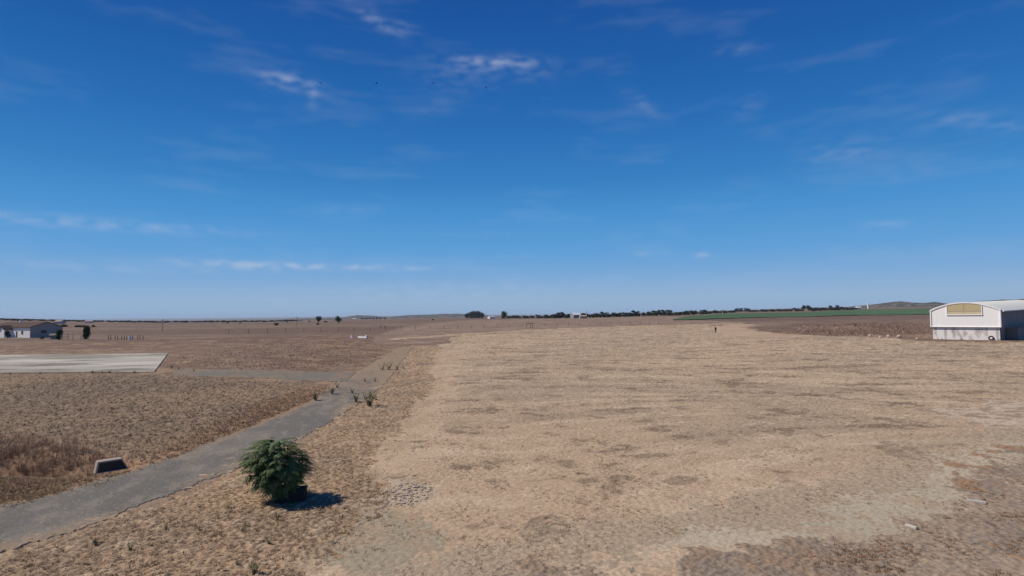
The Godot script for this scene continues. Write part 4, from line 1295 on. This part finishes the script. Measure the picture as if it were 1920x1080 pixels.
	# ---- street furniture of the field
	rng.seed = 50
	fence("long wire fence on thin posts across the dry plain", Vector2(-101.08, -209.89), Vector2(76.36, -306.89), 6.2, 1.7, Color(0.16, 0.13, 0.11))
	fence("pale post fence between the garden bush and oval bush", Vector2(-126.36, -164.91), Vector2(-121.64, -165.40), 1.3, 1.7, Color(0.34, 0.31, 0.29))
	fence("short dark post fence right of the oval bush", Vector2(-110.36, -160.57), Vector2(-100.25, -159.54), 0.9, 1.3, Color(0.09, 0.075, 0.07))
	var gate := thing("gate_frame", "brown timber gate frame in the long wire fence", "gate", on(Vector2(7.11, -244.01)))
	for x in [-1.2, 0.4, 1.2]: part("post", slab(Vector3(x, 0.95, 0), Vector3(0.16, 2.2, 0.16)), mat(Color(0.15, 0.08, 0.06)), gate)
	part("crossbar", slab(Vector3(0, 2.0, 0.12), Vector3(2.9, 0.18, 0.10)), mat(Color(0.15, 0.08, 0.06)), gate)
	pole("utility_pole", "thin utility pole left of the two lone field trees", Vector2(-146.71, -400.36), 6.5, 0.14, Color(0.14, 0.12, 0.11), 1.6)
	pole("utility_pole", "thin utility pole in the field right of the dark post fence", Vector2(-153.79, -258.46), 5.5, 0.11, Color(0.16, 0.14, 0.13), 1.2)
	pole("field_post", "pale concrete post before the hedgerow beyond the plain", Vector2(136.79, -624.42), 5.2, 0.32, Color(0.6, 0.57, 0.54))
	pole("field_post", "pale post standing at the far edge of the crop", Vector2(366.55, -1023.49), 7.0, 0.45, Color(0.62, 0.6, 0.57))
	pole("field_post", "pale pinkish post right of the low pinkish farm building", Vector2(101.63, -806.36), 10.5, 0.45, Color(0.58, 0.50, 0.47))
	pole("mast", "thin dark mast topping the hedgerow above the crop", Vector2(343.25, -1031.70), 15.0, 0.14, Color(0.12, 0.12, 0.13))
	var tank := thing("white_drum", "upright white drum at the end of the dark post fence", "drum", on(Vector2(-103.20, -158.62)))
	st = begin()
	tube(st, Vector3.ZERO, Vector3.UP * 1.05, 0.34, 0.34, 14)
	part("shell", bake(st), mat(Color(0.78, 0.77, 0.75), 0.5), tank)
	for y in [0.35, 0.7]:
		st = begin()
		tube(st, Vector3.UP * (y - 0.03), Vector3.UP * (y + 0.03), 0.36, 0.36, 14)
		part("hoop", bake(st), mat(Color(0.7, 0.69, 0.68), 0.5), tank)
	var mk := thing("white_marker", "small white marker cone on the brown field", "marker", on(Vector2(-43.07, -157.53)))
	st = begin()
	tube(st, Vector3.ZERO, Vector3.UP * 0.75, 0.36, 0.10, 12)
	part("cone", bake(st), mat(Color(0.82, 0.80, 0.80), 0.5), mk)
	part("base", slab(Vector3(0, 0.03, 0), Vector3(0.85, 0.07, 0.85)), mat(Color(0.8, 0.78, 0.78), 0.5), mk)
	var bar := thing("white_barrier", "long low white barrier with raised end on the brown field", "barrier", on(Vector2(-38.41, -150.76)), -0.7)
	part("beam", slab(Vector3(0, 0.28, 0), Vector3(3.8, 0.42, 0.35)), mat(Color(0.82, 0.80, 0.80), 0.5), bar)
	part("end_block", slab(Vector3(1.65, 0.45, 0), Vector3(0.5, 0.75, 0.45)), mat(Color(0.82, 0.80, 0.80), 0.5), bar)
	headwall()
	foot_box()
	person()
	bird("leftmost of four tiny dark birds in the blue sky", Vector3(-32.7, 45.99, -99.8), 0.6, 0.10)
	bird("second of four tiny dark birds from the left", Vector3(-23.6, 46.81, -102.3), 1.9, 0.14)
	bird("third of four tiny dark birds from the left", Vector3(-13.8, 47.50, -104.1), 2.4, 0.05)
	bird("rightmost of four tiny dark birds in the blue sky", Vector3(-4.3, 46.83, -104.9), 1.2, 0.16)

	# ---- stones
	rng.seed = 60
	for a in [[Vector2(77.36, -127.41), 0.34, "pale stone, leftmost of those by the bank near the hangar"], [Vector2(75.26, -120.55), 0.30, "small pale stone, second of those by the bank near the hangar"], [Vector2(77.49, -121.31), 0.40, "largest pale stone by the bank near the hangar"], [Vector2(79.33, -120.76), 0.42, "pale stone, rightmost of those by the bank near the hangar"], [Vector2(77.80, -113.16), 0.25, "low flat stone beside the hangar corner"]]:
		st = begin()
		lump(st, Vector3(0, a[1] * 0.7, 0), Vector3(a[1], a[1] * 0.9, a[1]), 0.16, 5, 7)
		var o := part("stone", bake(st), mat(Color(0.46, 0.38, 0.30), 0.9))
		o.position = on(a[0], 0.06)
		tag(o, a[2], "stone", "stones by the bank")
	for a in [[Vector2(10.00, -15.28), Vector2(10.12, -15.02), "pale broken strip lying at the edge of the gravel track"], [Vector2(13.02, -17.16), Vector2(13.38, -16.90), "thin pale strip lying on the scrubby corner ground"]]:
		var p: Vector2 = a[0]
		var q: Vector2 = a[1]
		var o := thing("concrete_strip", a[2], "strip", on((p + q) / 2), -(q - p).angle())
		part("bar", slab(Vector3(0, 0.03, 0), Vector3(p.distance_to(q), 0.07, 0.09), 0.012), mat(Color(0.45, 0.42, 0.37), 0.9), o)
	st = begin()
	for k in 170:
		var t := rng.randf() * TAU
		var q := sqrt(rng.randf())
		var c: Vector2 = Vector2(-3.32, -18.48)
		var p := c + Vector2(cos(t) * 0.75, sin(t) * 1.3) * q
		var s := rng.randf_range(0.015, 0.05)
		st.set_color(speck(Color(0.50, 0.42, 0.32), 0.2))
		lump(st, Vector3(p.x, s * 0.4, p.y), Vector3(s * rng.randf_range(1, 2), s * 0.8, s), 0.2, 3, 5)
	tag(part("pale_rubble", bake(st), vcol), "scatter of pale rubble at the corner of the mown field", "rubble", "", "stuff")

	# ---- weeds, one by one
	var kinds_of_weed := [weed_mesh(201, 7, 8), weed_mesh(202, 10, 9), weed_mesh(203, 5, 7)]
	rng.seed = 70
	var stalk := mat(Color(0.16, 0.13, 0.07))
	for a in [[Vector2(-13.09, -39.18), 0.74, 1, "grey-green weed clump on the left edge of the road"], [Vector2(-13.00, -42.33), 0.68, 1, "weed clump behind the left road edge clump"], [Vector2(-13.64, -45.76), 0.57, 0, "small dark weed in the broken road surface"], [Vector2(-11.59, -42.49), 0.54, 0, "low weed left of the road's largest weed clump"], [Vector2(-10.15, -38.23), 0.68, 1, "bushy weed at the lower side of the broken road"], [Vector2(-8.92, -36.58), 1.01, 1, "largest green weed clump at the right road edge"], [Vector2(-9.68, -40.41), 0.61, 2, "thin weed above the largest road edge clump"], [Vector2(-9.04, -39.10), 0.54, 2, "thin weed right of the largest road edge clump"],
		[Vector2(-13.50, -60.77), 1.01, 2, "tall thin dark weed where the path meets the road"], [Vector2(-12.90, -61.29), 0.97, 0, "dark leafy weed right of the tall thin weed"], [Vector2(-11.82, -60.56), 0.68, 0, "greyish weed at the far right road edge"], [Vector2(-11.42, -61.71), 0.54, 2, "small weed at the far bend of the road"], [Vector2(-12.52, -50.02), 0.47, 0, "left of two tiny weeds on the far road"], [Vector2(-11.68, -49.93), 0.47, 0, "right of two tiny weeds on the far road"],
		[Vector2(-6.48, -16.26), 0.26, 0, "small grey weed on the straw below the shrub"], [Vector2(-7.06, -15.41), 0.26, 2, "small weed casting a shadow left below the shrub"], [Vector2(-5.94, -14.46), 0.26, 0, "low weed in the straw at the bottom left"], [Vector2(-5.64, -12.93), 0.30, 1, "bright green weed at the bottom edge of the photo"], [Vector2(-7.08, -15.75), 0.22, 2, "tiny weed right beside the shadowed small weed"], [Vector2(-8.33, -17.34), 0.30, 2, "thin dry weed left of the shrub foot"], [Vector2(-6.19, -13.35), 0.2, 0, "tiny weed left of the bright green weed"], [Vector2(-9.19, -14.27), 0.25, 0, "dark weed on the straw right of the near road"], [Vector2(-8.22, -15.59), 0.24, 2, "small weed on the straw between road and shrub shadow"], [Vector2(-9.10, -15.55), 0.22, 0, "low weed near the middle of the near road edge"], [Vector2(-10.30, -14.69), 0.22, 1, "low weed close to the near road edge"],
		[Vector2(-38.42, -66.39), 0.5, 1, "green weed at the right corner of the concrete pad"], [Vector2(-36.45, -64.20), 0.4, 0, "small weed beside the concrete pad corner weed"], [Vector2(-33.25, -61.41), 0.4, 0, "dark weed on the gravel path"], [Vector2(-45.90, -82.25), 0.4, 0, "weed on the mound behind the concrete pad corner"], [Vector2(-51.74, -60.75), 0.35, 0, "dark weed at the front edge of the pad, leftmost"], [Vector2(-48.42, -60.37), 0.35, 0, "dark weed at the front edge of the pad, second"], [Vector2(-43.44, -60.90), 0.4, 1, "wide dark weed at the front edge of the pad"], [Vector2(-42.36, -60.78), 0.35, 0, "dark weed at the front edge of the pad, fourth"], [Vector2(-41.47, -60.67), 0.4, 1, "dark weed at the front edge of the pad, fifth"], [Vector2(-38.74, -60.36), 0.4, 1, "wide dark weed near the right end of the pad"],
		[Vector2(76.65, -152.34), 1.3, 0, "pointed dark weed at the left end of the earth bank"], [Vector2(106.09, -181.93), 1.5, 1, "largest dark weed on the earth bank"], [Vector2(98.30, -166.52), 1.1, 0, "dark weed right below the largest bank weed"], [Vector2(76.50, -141.84), 1.0, 1, "low dark weed at the foot of the earth bank"], [Vector2(78.81, -108.08), 0.6, 0, "leftmost weed under the white hangar front"], [Vector2(81.18, -106.32), 0.6, 0, "middle weed under the white hangar front"], [Vector2(82.49, -105.53), 0.6, 2, "weed under the hangar front near the tyre"], [Vector2(85.81, -104.00), 0.6, 0, "dark weed at the right corner of the hangar front"]]:
		var o := thing("weed", a[3], "weed", on(a[0], 0.02), rng.randf() * TAU, "weeds on the dry ground")
		var k: Array = kinds_of_weed[a[2]]
		var s: float = a[1]
		var b := part("stalks", k[0], stalk, o)
		b.scale = Vector3.ONE * s
		var c := part("leaves", k[1], leafy, o)
		c.scale = Vector3.ONE * s

	# ---- the shrub by the road
	rng.seed = 80
	shrub_of_heaven()

	# ---- dry grass, uncountable
	rng.seed = 90
	var tuft := tuft_mesh(9, 0.14, 0.07, 0.012)
	var low := tuft_mesh(7, 0.07, 0.08, 0.012)
	var tall := tuft_mesh(14, 0.5, 0.12, 0.014)
	var straw := straw_mesh()
	var gold := [Color(0.38, 0.27, 0.155), Color(0.33, 0.225, 0.13), Color(0.26, 0.175, 0.105), Color(0.42, 0.31, 0.19)]
	var brown := [Color(0.34, 0.225, 0.145), Color(0.42, 0.30, 0.19), Color(0.27, 0.175, 0.115), Color(0.34, 0.245, 0.155)]
	var grey := [Color(0.20, 0.145, 0.10), Color(0.25, 0.185, 0.125), Color(0.30, 0.22, 0.15), Color(0.16, 0.115, 0.08)]
	var near_straw := [Vector2(-11.96, -13.09), Vector2(-12.08, -14.04), Vector2(-11.29, -15.50), Vector2(-10.79, -17.86), Vector2(-10.20, -20.16), Vector2(-9.81, -22.59), Vector2(-9.39, -28.74), Vector2(-9.50, -38.65), Vector2(-11.48, -62.96), Vector2(-9.16, -62.66), Vector2(-6.07, -41.46), Vector2(-5.80, -27.65), Vector2(-5.46, -22.23), Vector2(-3.76, -18.28), Vector2(-3.93, -16.60), Vector2(-4.55, -13.59), Vector2(-4.35, -12.04), Vector2(-11.14, -12.21)]
	scatter("dry_grass", "short dry straw grass between road and mown field", "grass", tuft, 3000, near_straw, gold, 0.35, 0.8, 16.0)
	scatter("straw_litter", "loose cut straw lying between road and mown field", "straw", straw, 2600, near_straw, gold, 0.5, 1.0, 16.0)
	scatter("dry_grass", "rough brown stubble on the field left of the road", "grass", tuft, 9000, [Vector2(-69.09, -60.55), Vector2(-33.92, -56.69), Vector2(-16.16, -48.09), Vector2(-14.74, -30.15), Vector2(-15.30, -23.86), Vector2(-23.26, -26.85), Vector2(-30.98, -27.26)], grey, 0.4, 1.1, 24.0)
	scatter("tall_dry_grass", "tall reddish brown dry grass along the ditch", "grass", tall, 1500, [Vector2(-31.25, -27.50), Vector2(-24.11, -27.82), Vector2(-19.24, -25.38), Vector2(-17.03, -23.94), Vector2(-15.65, -21.92), Vector2(-18.02, -22.96), Vector2(-20.41, -23.58), Vector2(-27.12, -23.89)], brown, 0.5, 1.0, 24.0)
	scatter("tall_dry_grass", "brown dry grass bank beside the curving road", "grass", tall, 1800, [Vector2(-15.17, -23.33), Vector2(-14.92, -26.19), Vector2(-15.37, -32.01), Vector2(-16.69, -41.80), Vector2(-15.25, -47.28), Vector2(-13.95, -43.88), Vector2(-13.36, -35.07), Vector2(-13.92, -29.00), Vector2(-14.08, -24.73), Vector2(-14.40, -22.48)], brown, 0.2, 0.5, 24.0)
	scatter("dry_grass", "low straw verge along the far side of the road", "grass", tuft, 7000, [Vector2(-19.97, -21.73), Vector2(-17.06, -21.04), Vector2(-14.73, -20.95), Vector2(-14.08, -23.63), Vector2(-13.92, -29.00), Vector2(-14.66, -43.64), Vector2(-13.96, -42.69), Vector2(-13.43, -32.21), Vector2(-13.74, -24.52), Vector2(-14.30, -22.01), Vector2(-14.74, -19.48), Vector2(-15.44, -17.88), Vector2(-15.79, -17.22)], gold, 0.4, 0.9, 18.0)
	scatter("mown_stubble", "sparse mown stubble over the pale airfield", "grass", low, 30000, [Vector2(-4.33, -13.30), Vector2(-3.83, -16.46), Vector2(-3.64, -18.54), Vector2(-5.30, -22.38), Vector2(-5.38, -32.69), Vector2(-8.01, -62.51), Vector2(-5.78, -104.24), Vector2(64.79, -76.27), Vector2(31.57, -33.77), Vector2(12.37, -18.77), Vector2(6.41, -15.44), Vector2(2.96, -14.14), Vector2(0.40, -13.17), Vector2(-0.74, -12.55)], [Color(0.38, 0.28, 0.18), Color(0.30, 0.22, 0.14), Color(0.24, 0.175, 0.115), Color(0.42, 0.32, 0.21)], 0.4, 1.0, 14.0, 0.1)
	scatter("rusty_grass", "rusty orange dry grass in patches on the corner ground", "grass", low, 2500, [Vector2(6.00, -12.62), Vector2(7.34, -13.85), Vector2(9.66, -15.14), Vector2(12.45, -17.18), Vector2(19.46, -22.54), Vector2(17.77, -19.15), Vector2(10.93, -12.01), Vector2(5.76, -12.14)], [Color(0.31, 0.175, 0.10), Color(0.35, 0.22, 0.13), Color(0.25, 0.155, 0.10), Color(0.24, 0.18, 0.13)], 0.5, 1.1, 14.0, 0.55)
	scatter("bank_grass", "dark brown dry growth on the earth bank near the hangar", "grass", tall, 5000, [Vector2(66.98, -145.17), Vector2(95.19, -194.69), Vector2(150.33, -271.98), Vector2(188.52, -266.66), Vector2(93.37, -132.26), Vector2(77.93, -130.49), Vector2(72.45, -135.73)], [Color(0.15, 0.10, 0.075), Color(0.20, 0.13, 0.09), Color(0.27, 0.19, 0.12), Color(0.12, 0.075, 0.06)], 0.5, 1.2, 200.0)
	scatter("field_grass", "patchy dry growth on the brown field behind the path", "grass", tuft, 5000, [Vector2(-38.74, -67.79), Vector2(-56.43, -115.07), Vector2(-49.73, -136.78), Vector2(-23.66, -118.05), Vector2(-16.64, -67.70), Vector2(-22.48, -61.87)], [Color(0.24, 0.15, 0.10), Color(0.32, 0.22, 0.13), Color(0.19, 0.115, 0.08), Color(0.37, 0.27, 0.16)], 0.6, 1.5, 60.0)
